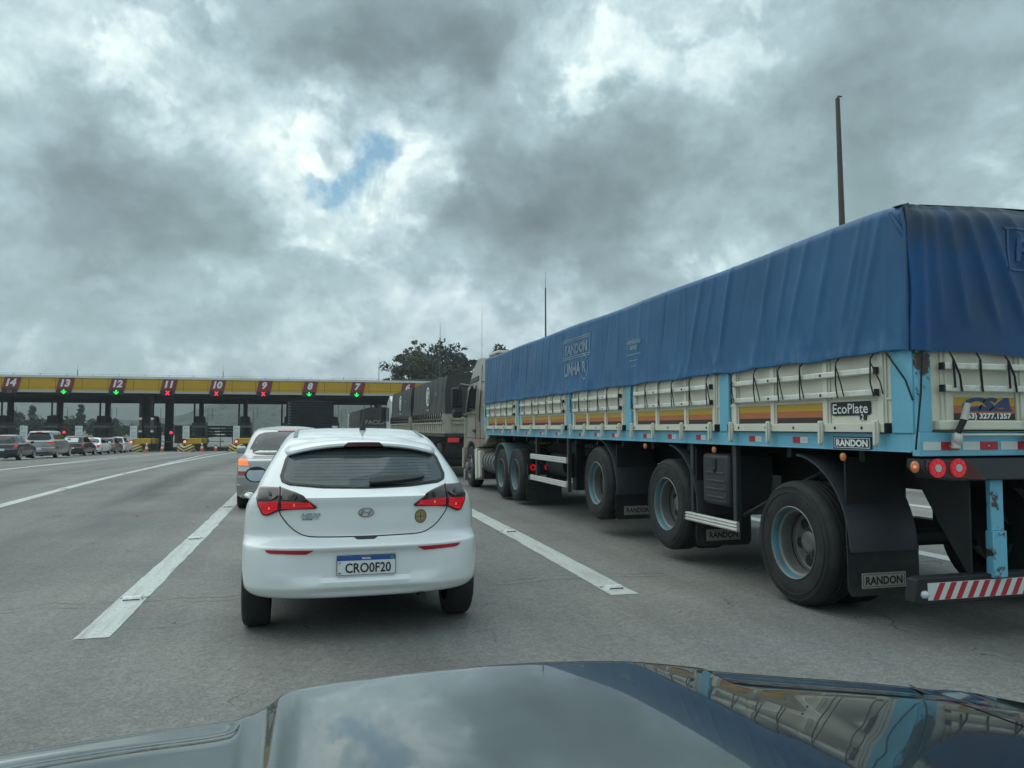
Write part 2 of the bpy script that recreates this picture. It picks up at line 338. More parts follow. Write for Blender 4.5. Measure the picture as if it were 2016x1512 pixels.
def glassmat(name, tint, rough=.02):
    m = bpy.data.materials.new(name); m.use_nodes = True; t = m.node_tree; n = t.nodes; l = t.links; n.clear()
    tr = n.new('ShaderNodeBsdfTransparent'); tr.inputs[0].default_value = (*tint, 1); gl = n.new('ShaderNodeBsdfGlossy'); gl.inputs['Roughness'].default_value = rough
    fr = n.new('ShaderNodeFresnel'); fr.inputs[0].default_value = 1.5; mx = n.new('ShaderNodeMixShader'); o = n.new('ShaderNodeOutputMaterial')
    l.new(fr.outputs[0], mx.inputs[0]); l.new(tr.outputs[0], mx.inputs[1]); l.new(gl.outputs[0], mx.inputs[2]); l.new(mx.outputs[0], o.inputs[0]); return m
M = dict(
 white_paint=mat('white_paint', (.80, .82, .82), .38, coat=1, dirt=(.58, .57, .53), ds=1.6, damt=.22),
 silver_paint=mat('silver_paint', (.36, .375, .375), .3, metal=.7, coat=1),
 silver_dark=mat('silver_dark', (.34, .34, .32), .32, metal=.6, coat=1),
 black_paint=mat('black_paint', (.012, .017, .022), .25, coat=1),
 maroon_paint=mat('maroon_paint', (.03, .014, .018), .25, coat=1),
 grey_paint=mat('grey_paint', (.16, .165, .17), .3, metal=.5, coat=1),
 dark_glass=mat('dark_glass', (.012, .016, .018), .04, spec=.6),
 black_plastic=mat('black_plastic', (.018, .02, .022), .5, var=.2),
 trim=mat('trim', (.03, .032, .034), .6),
 interior=mat('interior', (.075, .082, .085), .8),
 rubber=mat('rubber', (.013, .014, .015), .75, var=.25, vs=6, dirt=(.05, .047, .043), ds=5, damt=.5, bump=.15, bs=30),
 alloy=mat('alloy', (.45, .46, .47), .35, metal=.9),
 chrome=mat('chrome', (.75, .77, .78), .12, metal=1),
 seam=mat('seam', (.02, .022, .024), .7),
 red_lens=mat('red_lens', (.28, .008, .012), .12, coat=1),
 red_lit=mat('red_lit', (.30, .007, .013), .3, coat=.2, emit=(1, .015, .04), es=.27),
 red_dim=mat('red_dim', (.35, .02, .025), .15, coat=1, emit=(1, .06, .10), es=.14),
 bulb=emitmat('bulb', (1, .30, .16), .5),
 smoked=mat('smoked', (.032, .027, .029), .28, spec=.35, coat=.25),
 clear_lens=mat('clear_lens', (.55, .57, .57), .12, coat=1),
 amber_lit=emitmat('amber_lit', (1, .27, .09), .62),
 maroon_lens=mat('maroon_lens', (.085, .006, .012), .18, coat=1),
 plate_white=mat('plate_white', (.72, .74, .74), .4),
 plate_blue=mat('plate_blue', (.02, .09, .33), .4),
 ink=mat('ink', (.015, .016, .018), .5),
 white_ink=mat('white_ink', (.78, .8, .8), .5),
 gold=mat('gold', (.45, .34, .16), .4, metal=.4),
 mirror=mat('mirror', (.38, .41, .43), .02, metal=1),
)


# ================================================================== THE SETTING
def GZ(y):                                   # the road falls gently towards the toll plaza
    if y < 20: return 0.0
    if y < 36: return -.0195*(y-20)**2/32
    if y < 108: return -.0195*(y-28)
    if y < 116: t = (y-108)/8; return -.0195*80-.0195*8*(t-t*t/2)
    return -.0195*84
YS = sorted(set([-40, -20, -5, 0, 5]+list(range(6, 130, 2))+[150, 200, 300, 420]))
def node_road(name, lo, hi, marks):
    m = bpy.data.materials.new(name); m.use_nodes = True; t = m.node_tree; n = t.nodes; l = t.links; b = n['Principled BSDF']
    g = n.new('ShaderNodeNewGeometry'); pos = g.outputs['Position']
    def mp(f, a, b2, c, d):
        q = n.new('ShaderNodeMapRange'); l.new(f, q.inputs[0])
        for i, v_ in enumerate((a, b2, c, d)): q.inputs[i+1].default_value = v_
        return q.outputs[0]
    def ma(op, a, b2=None):
        q = n.new('ShaderNodeMath'); q.operation = op
        for i, v_ in enumerate((a, b2)):
            if v_ is None: continue
            if isinstance(v_, (int, float)): q.inputs[i].default_value = v_
            else: l.new(v_, q.inputs[i])
        return q.outputs[0]
    def nz(s, d, r=.6, st=None):
        v_ = pos
        if st: k = n.new('ShaderNodeMapping'); k.inputs['Scale'].default_value = st; l.new(pos, k.inputs[0]); v_ = k.outputs[0]
        q = n.new('ShaderNodeTexNoise'); q.inputs['Scale'].default_value = s; q.inputs['Detail'].default_value = d; q.inputs['Roughness'].default_value = r; l.new(v_, q.inputs['Vector']); return q.outputs[0]
    vo = n.new('ShaderNodeTexVoronoi'); vo.inputs['Scale'].default_value = 75; l.new(pos, vo.inputs['Vector'])
    sc = n.new('ShaderNodeSeparateColor'); l.new(vo.outputs['Color'], sc.inputs[0])
    grain = mp(sc.outputs[0], 0, 1, .80, 1.22)
    mid = mp(nz(14, 6), .3, .7, .86, 1.14); big = mp(nz(.5, 5), .3, .7, .86, 1.14)
    strk = mp(nz(1.1, 5, .6, (1.0, .05, 1)), .3, .7, .80, 1.18)
    f = ma('MULTIPLY', ma('MULTIPLY', grain, mid), ma('MULTIPLY', big, strk))
    sx = n.new('ShaderNodeSeparateXYZ'); l.new(pos, sx.inputs[0])
    wob = ma('MULTIPLY', ma('SUBTRACT', nz(.25, 3), .5), .9)
    xx = ma('ADD', sx.outputs[0], wob)
    d = ma('ABSOLUTE', ma('SUBTRACT', ma('FLOORED_MODULO', ma('ADD', xx, -.75+2.08+41.5), 4.15), 2.075))
    oil = ma('MULTIPLY', mp(d, .15, .75, 1, 0), mp(nz(.7, 5, .6, (1, .12, 1)), .35, .65, .15, 1))
    f = ma('MULTIPLY', f, ma('SUBTRACT', 1.0, ma('MULTIPLY', oil, .42)))
    # cracks: long thin lines and a few short ones
    cr = None
    for yc, amp in marks:
        w_ = ma('MULTIPLY', ma('SUBTRACT', nz(.6, 6, .6, (1, 0, 1)), .5), amp)
        w2_ = ma('MULTIPLY', ma('SUBTRACT', nz(7, 3, .6, (1, .3, 1)), .5), .05)
        e = ma('ABSOLUTE', ma('SUBTRACT', ma('SUBTRACT', sx.outputs[1], yc), ma('ADD', w_, w2_)))
        k = mp(e, .004, .012, 1, 0); k = ma('MULTIPLY', k, mp(nz(1.3, 2), .42, .52, 0, 1)); cr = k if cr is None else ma('MAXIMUM', cr, k)
    ve = n.new('ShaderNodeTexVoronoi'); ve.feature = 'DISTANCE_TO_EDGE'; ve.inputs['Scale'].default_value = .45
    dn = n.new('ShaderNodeTexNoise'); dn.inputs['Scale'].default_value = 1.6; dn.inputs['Detail'].default_value = 5; l.new(pos, dn.inputs['Vector'])
    va = n.new('ShaderNodeVectorMath'); va.operation = 'ADD'; l.new(pos, va.inputs[0]); l.new(dn.outputs['Color'], va.inputs[1]); l.new(va.outputs[0], ve.inputs['Vector'])
    k = ma('MULTIPLY', mp(ve.outputs['Distance'], .001, .0045, 1, 0), mp(nz(.8, 3), .54, .62, 0, 1)); cr = ma('MAXIMUM', cr, k)
    f = ma('MULTIPLY', f, ma('SUBTRACT', 1.0, ma('MULTIPLY', cr, .75)))
    tint = n.new('ShaderNodeMix'); tint.data_type = 'RGBA'; l.new(mp(nz(.35, 4), .35, .65, 0, 1), tint.inputs['Factor']); tint.inputs['A'].default_value = (*lo, 1); tint.inputs['B'].default_value = (*hi, 1)
    s2 = n.new('ShaderNodeVectorMath'); s2.operation = 'SCALE'; l.new(tint.outputs['Result'], s2.inputs[0]); l.new(f, s2.inputs['Scale']); l.new(s2.outputs[0], b.inputs['Base Color'])
    b.inputs['Roughness'].default_value = .82; b.inputs['Specular IOR Level'].default_value = .35
    bp = n.new('ShaderNodeBump'); bp.inputs['Strength'].default_value = .45; bp.inputs['Distance'].default_value = .006; l.new(ma('ADD', vo.outputs['Distance'], ma('MULTIPLY', nz(30, 4), .8)), bp.inputs['Height']); l.new(bp.outputs[0], b.inputs['Normal'])
    return m
M['road'] = node_road('asphalt', (.172, .176, .168), (.208, .197, .175), [(7.25, 1.4), (7.1, .9), (29, 1.2)])
M['grass'] = mat('grass', (.055, .085, .03), .9, var=.4, vs=.4, dirt=(.11, .10, .05), ds=.15, damt=.6, bump=.6, bs=3)
def sheet(name, x0, x1, dz, m, ys, nx=1):
    b = MB(); b.grid([[(x0+(x1-x0)*i/nx, y, GZ(y)+dz) for i in range(nx+1)] for y in ys]); o = b.build(name, m, None, 60); return tag(o, kind='structure')
sheet('ground', -4000, 4000, -.012, M['grass'], [-4000, -300]+YS+[800, 1500, 5000], 8)
sheet('road', -52, 19.5, 0, M['road'], YS, 8)
def paintmat(name, col, lo, hi):
    m = mat(name, col, .6, bump=.1, bs=60); n = m.node_tree.nodes; l = m.node_tree.links; b = n['Principled BSDF']
    g = n.new('ShaderNodeNewGeometry'); out = []
    mp = n.new('ShaderNodeMapping'); mp.inputs['Scale'].default_value = (9, .9, 1); l.new(g.outputs['Position'], mp.inputs[0])
    for s, v_, a, c in ((1.3, mp.outputs[0], .47, .74), (28, g.outputs['Position'], .50, .68)):
        q = n.new('ShaderNodeTexNoise'); q.inputs['Scale'].default_value = s; q.inputs['Detail'].default_value = 7; q.inputs['Roughness'].default_value = .65; l.new(v_, q.inputs['Vector'])
        r = n.new('ShaderNodeMapRange'); l.new(q.outputs[0], r.inputs[0]); r.inputs[1].default_value = a; r.inputs[2].default_value = c; r.inputs[3].default_value = 0; r.inputs[4].default_value = .75; out.append(r.outputs[0])
    mxm = n.new('ShaderNodeMath'); mxm.operation = 'MAXIMUM'; l.new(out[0], mxm.inputs[0]); l.new(out[1], mxm.inputs[1])
    mx = n.new('ShaderNodeMix'); mx.data_type = 'RGBA'; l.new(mxm.outputs[0], mx.inputs['Factor']); mx.inputs['A'].default_value = (*col, 1); mx.inputs['B'].default_value = (.22, .225, .21, 1); l.new(mx.outputs['Result'], b.inputs['Base Color']); return m
M['line'] = paintmat('road_paint', (.56, .58, .54), 0, 1)
def line(pts, w, dz=.004):
    """painted stripe on the road: pts (x, y) of its centre line"""
    P = [pts[0]]
    for a, b in zip(pts, pts[1:]):
        k = max(1, int(abs(b[1]-a[1])/(.14 if a[1] < 20 else 1.5))); P += [(a[0]+(b[0]-a[0])*i/k, a[1]+(b[1]-a[1])*i/k) for i in range(1, k+1)]
    b = MB(); jit = lambda y, s: .011*noise.noise(Vector((y*2.3, s*9.1+pts[0][0], 0)))+.007*noise.noise(Vector((y*9, s*5.7, pts[0][0])))
    b.grid([[(x-w/2+jit(y, 1), y, GZ(y)+dz), (x+w/2+jit(y, 2), y, GZ(y)+dz)] for x, y in P]); o = b.build('lane_line', M['line'], None, 60); return tag(o, kind='structure')
line([(-1.405, 6.06), (-1.33, 12), (-1.30, 17), (-1.3, 74), (-2.6, 93)], .235); line([(-1.3, 74.5), (-1.15, 93)], .2)
line([(2.775, 6.39), (2.85, 10), (2.87, 13.5), (2.9, 70), (3.2, 92)], .255); line([(7.05, -6), (7.05, 80)], .24)
line([(-5.42, 4), (-5.45, 16), (-5.6, 30), (-6.4, 62), (-6.7, 92)], .24); line([(-5.75, 34), (-7.4, 62), (-8.3, 92)], .2)
line([(-10.2, 8), (-10.6, 30), (-11.4, 52), (-12.0, 92)], .24); line([(-10.9, 36), (-12.6, 60), (-13.7, 92)], .2)
line([(-15.3, 8), (-15.8, 40), (-17.4, 60), (-17.7, 92)], .24); line([(-16.0, 44), (-18.2, 62), (-19.3, 92)], .2)
line([(-20.4, 8), (-21, 48), (-22.9, 92)], .24); line([(11.2, -6), (11.2, 80)], .24)
def gore(x0, x1, xa, xb, ya, yb, n):            # hatch bars between two diverging lines
    for i in range(n):
        t = (i+.5)/n; y = ya+(yb-ya)*t; l_, r_ = x0+(x1-x0)*t, xa+(xb-xa)*t
        b = MB(); b.grid([[(l_+.12, y, GZ(y)+.004), (r_-.12, y-.9, GZ(y-.9)+.004)], [(l_+.12, y+.35, GZ(y+.35)+.004), (r_-.12, y-.55, GZ(y-.55)+.004)]]); tag(b.build('hatch_bar', M['line'], None, 60), kind='structure')
gore(-7.0, -8.3, -6.35, -6.7, 56, 92, 9); gore(-12.4, -13.7, -11.5, -12.0, 58, 92, 8); gore(-18.0, -19.3, -17.3, -17.7, 60, 92, 7)
# raised reflective studs
M['stud'] = mat('stud_white', (.72, .73, .70), .45, dirt=(.2, .2, .19), ds=20, damt=.6); M['stud_dark'] = mat('stud_dark', (.05, .05, .05), .5)
def stud(x, y, label):
    o = thing('road_stud', label, 'road stud', (x, y, GZ(y)+.005), 0, 'raised studs on the lane lines')
    b = MB(); b.loft([[(-.085, -.07, 0), (.085, -.07, 0), (.085, .07, 0), (-.085, .07, 0)], [(-.07, -.032, .028), (.07, -.032, .028), (.07, .032, .028), (-.07, .032, .028)]]); b.build('body', M['stud'], o, 30)
    b = MB(); b.box(-.066, .066, -.062, -.058, .004, .016); b.build('reflector', M['stud_dark'], o, 0); b = MB(); b.box(-.11, .11, .072, .086, -.003, .004); b.build('saw_cut', M['stud_dark'], o, 0)
for x, y, lb in [(-1.38, 7.3, 'white raised stud nearest us on the left lane stripe'), (-1.35, 11.0, 'second white stud up the left lane stripe, by the crack'), (-1.31, 15.2, 'far white stud on the left lane stripe beside the silver saloon tyre'),
                 (2.78, 6.65, 'white raised stud near the tapered end of the right lane stripe'), (2.86, 10.6, 'white stud on the right lane stripe beside the truck wheels'),
                 (-5.47, 20.6, 'nearer white stud on the long line across the left lane'), (-5.55, 27.5, 'farther white stud on the long line across the left lane')]: stud(x, y, lb)

# ---------------- hills
def hillmat(name, c, d):
    return mat(name, c, .95, var=.45, vs=.05, dirt=d, ds=.09, damt=.7)
M['hill_near'] = hillmat('hill_wood', (.022, .042, .026), (.045, .062, .032)); M['hill_far'] = hillmat('hill_far_wood', (.032, .055, .038), (.03, .045, .03))
def hill(name, ridge, y0, y1, m, nx, ny, rough, seed, label):
    f = curve(ridge); x0, x1 = ridge[0][0], ridge[-1][0]; P = []
    for j in range(ny+1):
        t = j/ny; row = []; y = y0+(y1-y0)*t; pf = math.sin(min(1, t*1.35)*math.pi/2)
        for i in range(nx+1):
            x = x0+(x1-x0)*i/nx; h = max(0, f(x))
            nn = noise.fractal(Vector((x*.02+seed, y*.02, seed)), 1, 2, 5)*.16+noise.noise(Vector((x*.12, y*.12, seed)))*.0
            tr = abs(noise.noise(Vector((x*.11+seed, y*.11, 3))))*rough+noise.noise(Vector((x*.3, y*.3, 9+seed)))*rough*.45
            row.append((x+noise.noise(Vector((x*.2, y*.2, 5)))*rough*.5, y, -1.8+h*pf*(1+nn)+(tr if t > .02 else 0)))
        P.append(row)
    b = MB(); b.grid(P); o = b.build(name, m, None, 0); return tag(o, kind='structure')
hill('hill', [(-710, 12), (-400, 10), (-250, 8), (-160, 8), (-118, 13), (-84, 23), (-45, 27), (0, 24), (60, 30), (110, 34), (170, 40), (320, 52), (540, 56), (820, 44)], 650, 900, M['hill_near'], 460, 40, 4.2, 1.3, '')
hill('hill', [(-1426, 85.1), (-828, 81.3), (-506, 71.6), (-299, 87.0), (-115, 73.5), (46, 58.0), (161, 83.2), (322, 73.5), (644, 89.0), (1426, 96.8)], 1400, 1800, M['hill_far'], 400, 24, 6.0, 4.1, '')

# ---------------- trees
M['bark'] = mat('bark', (.07, .058, .045), .9, var=.3, vs=3, bump=.5, bs=8)
def leafmat(name, c):
    m = mat(name, c, .65, spec=.3, var=.42, vs=1.1); b = m.node_tree.nodes['Principled BSDF']; b.inputs['Transmission Weight'].default_value = 0
    b.inputs['Subsurface Weight'].default_value = 0; return m
M['leaf_dark'] = leafmat('leaf_dark', (.028, .045, .025)); M['leaf_mid'] = leafmat('leaf_mid', (.045, .065, .03)); M['leaf_far'] = leafmat('leaf_far', (.035, .06, .035)); M['leaf_olive'] = leafmat('leaf_olive', (.06, .07, .038))
def leaves(cent, rads, per, size, rng, flat_=1.0):
    c = np.repeat(np.array(cent, float), per, 0); r = np.repeat(np.array(rads, float), per)
    n = len(c); d = rng.normal(size=(n, 3)); d /= np.linalg.norm(d, axis=1)[:, None]; d *= (rng.random(n)**.45)[:, None]*r[:, None]; d[:, 2] *= flat_
    p = c+d; u = rng.normal(size=(n, 3)); u /= np.linalg.norm(u, axis=1)[:, None]; w = np.cross(u, rng.normal(size=(n, 3))); w /= np.linalg.norm(w, axis=1)[:, None]
    s = size*(.6+.8*rng.random(n))[:, None]
    V = np.stack([p-u*s, p+w*s*.45, p+u*s, p-w*s*.45], 1).reshape(-1, 3)
    return V.tolist(), [[4*i, 4*i+1, 4*i+2, 4*i+3] for i in range(n)]
def tree(x, y, h, w, label, leaf, kind='round', n=34, per=60, size=.3, seed=0, base=None, group='trees around the toll plaza', name='broadleaf_tree', z=None, cr=.2):
    rng = np.random.default_rng(seed+11); zb_ = GZ(min(max(y, 0), 400)) if z is None else z
    o = thing(name, label, 'tree', (x, y, zb_), 0, group)
    base = h*.3 if base is None else base; cent, rads = [], []; t = MB(); top = h*.9
    t.tube([(0, 0, -.3), (w*.02, 0, h*.3), (-w*.02, w*.02, h*.62), (0, 0, top)], [h*.022, h*.017, h*.011, h*.003], 7)
    for i in range(n):
        if kind == 'cone': k = rng.random()**.8; zc = base+(h-base)*k; rr = w*.5*(1-k)*.95+.2; a = rng.random()*6.283; q = rr*rng.random()**.5; c = (q*math.cos(a), q*math.sin(a), zc)
        elif kind == 'umbrella':
            a = rng.random()*6.283; q = w*.5*rng.random()**.5; lev = rng.integers(0, 5)/4; c = (q*math.cos(a), q*math.sin(a), base+(h-base)*(.12+.80*lev)*(1-.28*(q/(w*.5))**2)+rng.normal()*h*.02)
        else:
            d = rng.normal(size=3); d /= np.linalg.norm(d); d *= rng.random()**.38; c = (d[0]*w*.42, d[1]*w*.42, base+(h-base)*.5+d[2]*(h-base)*.44)
        cent.append(c); rads.append(w*cr*(.55+.7*rng.random()))
        z0 = max(base*.7, c[2]-abs(c[2]-base)*.5-h*.1); t.tube([(0, 0, z0), (c[0]*.5, c[1]*.5, (z0+c[2])*.52), c], [h*.007, h*.0045, h*.0015], 5)
    t.build('trunk', M['bark'], o, 60)
    v_, f_ = leaves(cent, rads, per, size, rng, .6 if kind == 'umbrella' else .8); b = MB(); b.add(v_, f_); b.build('crown', leaf, o, 0); return o
tree(27.5, 152, 20.4, 13.5, 'tall dark bushy tree above the dark trucks and the toll canopy', M['leaf_dark'], n=78, per=66, size=.44, seed=1, base=7, cr=.15)
tree(20.2, 147, 17.6, 10.0, 'airy olive tree with layered flat crown at the canopy end', M['leaf_olive'], 'umbrella', n=74, per=80, size=.34, seed=2, base=8, cr=.17)
tree(22.6, 158, 21, 6, 'thin wispy tree standing up between the layered and the bushy tree', M['leaf_olive'], 'umbrella', n=26, per=34, size=.32, seed=3, base=12, cr=.12)
tree(33.2, 150, 17.4, 6.5, 'narrow dark tree on the right of the tall bushy tree', M['leaf_dark'], 'round', n=30, per=60, size=.4, seed=4, base=6, cr=.16)
tree(39.6, 153, 20.0, 8.6, 'dark round treetop showing above the cream cab roof', M['leaf_dark'], n=60, per=100, size=.42, seed=5, base=9, cr=.17)
tree(16.4, 150, 13.0, 4.6, 'low wide olive tree just above the canopy roof edge', M['leaf_olive'], 'umbrella', n=26, per=50, size=.36, seed=6, base=6, cr=.15)
tree(31.6, 64, 14.7, 5.0, 'lone leafy treetop peeking over the blue tarpaulin', M['leaf_olive'], 'umbrella', n=26, per=60, size=.22, seed=7, base=7, cr=.13)
# woodland seen under the canopy, left
rs = np.random.default_rng(5)
woods = [(-90, 238, 8.2, 'round'), (-86.5, 231, 8.6, 'cone'), (-83, 240, 8.0, 'round'), (-80, 233, 8.6, 'round'), (-77, 241, 7.6, 'cone'), (-74.5, 234, 7.9, 'round'), (-72, 240, 8.8, 'cone'), (-69.5, 232, 6.6, 'round'), (-67, 239, 6.9, 'round'), (-64.8, 233, 5.9, 'cone'), (-62.5, 240, 6.4, 'round'), (-60.4, 234, 5.6, 'round'), (-57.8, 231, 9.4, 'cone'), (-55.6, 238, 5.6, 'round'), (-53.4, 233, 5.0, 'round'), (-51, 239, 5.2, 'cone'), (-48.6, 233, 4.2, 'round'), (-45.8, 238, 3.6, 'round'), (-42.5, 236, 3.0, 'round'), (-36.5, 236, 4.4, 'round'), (-27, 240, 3.2, 'round'), (-20, 238, 2.9, 'round')]
for i, (x, y, h, k) in enumerate(woods):
    tree(x, y, h, (3.0 if x > -60 and h > 9 else 3.4) if k == 'cone' else 5.2, ('spiky conifer' if k == 'cone' else 'round leafy tree')+' in the hazy wood beyond the toll booths', M['leaf_far'], k, n=26, per=44, size=.36, seed=40+i, base=.4, group='wood beyond the toll booths, '+('conifers' if k == 'cone' else 'round trees'), name='conifer_tree' if k == 'cone' else 'woodland_tree', cr=.24)

# ---------------- masts
M['steel_dark'] = mat('weathered_steel', (.085, .075, .068), .6, metal=.3, var=.2, vs=1, dirt=(.13, .07, .045), ds=1.5, damt=.35)
M['steel'] = mat('galvanised_steel', (.22, .23, .23), .5, metal=.6)
def mast(x, y, z0, z1, r0, r1, lean, label, tip=0.0, cap=True):
    o = thing('mast', label, 'mast', (x, y, z0), 0, 'slender masts rising beyond the trucks'); h = z1-z0
    b = MB(); b.tube([(0, 0, -.2), (lean*h*.5, 0, h*.5), (lean*h, 0, h)], [r0, (r0+r1)/2, r1], 10); b.build('shaft', M['steel_dark'], o, 50)
    b = MB(); b.cyl((0, 0, 0), (0, 0, .05), r0*2.2, 14); b.build('base_plate', M['steel'], o, 30)
    if tip: b = MB(); b.tube([(lean*h, 0, h), (lean*(h+tip), 0, h+tip)], [r1*.5, r1*.2], 6); b.build('rod', M['steel'], o, 0)
    if cap: b = MB(); b.tube([(lean*h, 0, h-.05), (lean*h+.03, 0, h+.09), (lean*h+.2, 0, h+.1)], [r1*.9, r1*.5, r1*.3], 6); b.build('hook', M['steel_dark'], o, 40)
mast(20.35, 25.2, 0, 14.4, .175, .085, -.014, 'tall thick tapered mast behind the blue tarpaulin, largest of the masts')
mast(20.0, 62.4, GZ(62), 13.4, .12, .055, -.002, 'slim mast rising over the middle of the blue tarpaulin', 1.4, False)
mast(16.7, 96, GZ(96), 12.8, .13, .075, 0, 'mast standing up through the crown of the tall dark tree', 2.0, False)
mast(22.6, 98, GZ(98), 16.5, .04, .02, 0, 'hair-thin antenna left of the cream cab roof', 1.0, False)

# ---------------- haze over the whole place
hz = MB(); hz.box(-2200, 2200, -150, 2100, -4.0, 122); ho = hz.build('haze', [bpy.data.materials.new('air')], None, 0); tag(ho, kind='stuff')
hm = ho.data.materials[0]; hm.use_nodes = True; hm.node_tree.nodes.clear(); pv = hm.node_tree.nodes.new('ShaderNodeVolumePrincipled'); oo = hm.node_tree.nodes.new('ShaderNodeOutputMaterial')
pv.inputs['Color'].default_value = (.93, .99, 1, 1); pv.inputs['Density'].default_value = .00042; pv.inputs['Anisotropy'].default_value = .2; hm.node_tree.links.new(pv.outputs[0], oo.inputs['Volume'])

# ================================================================== TRUCKS
M['tarp_blue'] = mat('blue_tarpaulin', (.020, .104, .232), .42, spec=.32, var=.16, vs=1.2, dirt=(.03, .12, .24), ds=.7, damt=.45, bump=.12, bs=7)
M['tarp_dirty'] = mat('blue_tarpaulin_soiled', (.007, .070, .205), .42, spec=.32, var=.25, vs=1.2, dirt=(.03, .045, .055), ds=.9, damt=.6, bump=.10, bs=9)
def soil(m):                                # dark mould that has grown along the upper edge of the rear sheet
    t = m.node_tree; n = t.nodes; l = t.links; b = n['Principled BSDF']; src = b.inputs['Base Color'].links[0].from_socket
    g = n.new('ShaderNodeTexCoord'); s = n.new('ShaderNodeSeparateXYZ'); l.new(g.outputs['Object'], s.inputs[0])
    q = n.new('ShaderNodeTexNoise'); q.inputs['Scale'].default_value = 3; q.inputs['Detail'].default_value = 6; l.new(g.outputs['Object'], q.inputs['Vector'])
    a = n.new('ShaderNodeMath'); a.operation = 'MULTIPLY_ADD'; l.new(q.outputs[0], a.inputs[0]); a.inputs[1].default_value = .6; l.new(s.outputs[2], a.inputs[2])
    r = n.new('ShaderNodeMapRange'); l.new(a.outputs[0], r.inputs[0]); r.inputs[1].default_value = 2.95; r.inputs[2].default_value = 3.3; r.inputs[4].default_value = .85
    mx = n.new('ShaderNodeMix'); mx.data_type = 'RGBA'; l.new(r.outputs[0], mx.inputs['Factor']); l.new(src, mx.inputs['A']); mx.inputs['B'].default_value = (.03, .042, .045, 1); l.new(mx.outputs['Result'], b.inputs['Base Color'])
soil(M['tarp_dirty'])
M['tarp_hem'] = mat('tarpaulin_hem', (.018, .075, .17), .5, var=.2)
M['faded_print'] = mat('faded_print', (.22, .31, .36), .6, dirt=(.03, .11, .22), ds=4, damt=.7)
M['sky_paint'] = mat('light_blue_paint', (.155, .45, .60), .45, dirt=(.12, .27, .34), ds=4, damt=.35, coat=.2)
M['sky_rust'] = mat('light_blue_rusty', (.155, .45, .60), .5, dirt=(.065, .042, .03), ds=2.6, damt=1, dl=.53, dh=.56)
M['cream'] = mat('cream_paint', (.68, .66, .55), .48, dirt=(.40, .37, .28), ds=3, damt=.4, var=.08)
M['cream_tube'] = mat('cream_tube', (.70, .70, .62), .45, dirt=(.33, .33, .29), ds=9, damt=.5)
M['decal_yellow'] = mat('decal_yellow', (.55, .34, .03), .5); M['decal_orange'] = mat('decal_orange', (.48, .15, .05), .5); M['decal_black'] = mat('decal_black', (.035, .028, .03), .5)
M['tape_red'] = mat('tape_red', (.42, .02, .035), .35); M['tape_white'] = mat('tape_white', (.60, .63, .62), .4)
M['rope'] = mat('rope', (.012, .014, .02), .8)
M['chassis'] = mat('chassis_black', (.007, .009, .011), .65, var=.3, dirt=(.022, .02, .018), ds=3, damt=.6)
M['fender'] = mat('fender_plastic', (.028, .033, .038), .5, dirt=(.055, .056, .055), ds=3, damt=.5)
M['flap'] = mat('mudflap_rubber', (.011, .013, .015), .55, dirt=(.055, .052, .048), ds=3, damt=.6)
M['badge'] = mat('badge_metal', (.36, .34, .29), .5, dirt=(.2, .18, .15), ds=12, damt=.5)
M['rim_grey'] = mat('rim_grey', (.19, .195, .185), .45, metal=.3, dirt=(.10, .095, .085), ds=6, damt=.6)
M['alu'] = mat('aluminium', (.58, .57, .52), .45, metal=.2, dirt=(.33, .32, .28), ds=6, damt=.5)
M['cab'] = mat('cab_beige', (.30, .255, .195), .38, coat=.6, dirt=(.18, .15, .115), ds=2, damt=.4)
M['cab_dark'] = mat('cab_trim', (.05, .05, .048), .5)
M['plate_grey'] = mat('plate_grey', (.32, .33, .33), .5)

TX, TY = 5.28, 4.3                           # foot of the truck's root: lane centre under the tail board
truck = thing('cargo_truck', 'beige-cabbed truck with long trailer of cream boards under a blue tarpaulin', 'truck', (TX, TY, 0))
def tw(y): return y-TY
LX = -1.30                                   # left face of the trailer
POST = [4.36, 6.70, 8.98, 11.22, 14.14, 16.85]
# tarpaulin -----------------------------------------------------------
rt_ = np.random.default_rng(21)
CRE = []                                     # creases: (y at top, y at bottom, width, height)
def sidez(y): return 3.02+.006*math.sin(y*2.1)+.005*math.sin(y*.9+1)-.03*max(0, (.35-y)/.35)**2
def sidebot(y): return 2.0+.006*math.sin(y*5.1)+.004*math.sin(y*11)
YT_ = 0
y = .35
while y < 12.5:
    lean = rt_.normal(.18, .17); CRE.append((y, y+lean, .011+.020*rt_.random()**1.5, (.008+.017*rt_.random())*(1 if rt_.random() < .7 else -1))); y += .10+.40*rt_.random()**1.5+(.16 if y < 5 else 0)
for y in (.22, .42, .75, 1.05, 1.55, 2.2, 2.75): CRE.append((y, y+.28+.1*rt_.random(), .03, .03))
SHORT = [(rt_.random()*12.3, .12+.25*rt_.random(), rt_.normal(.25, .2), .02+.02*rt_.random(), .012+.020*rt_.random()) for _ in range(85)]
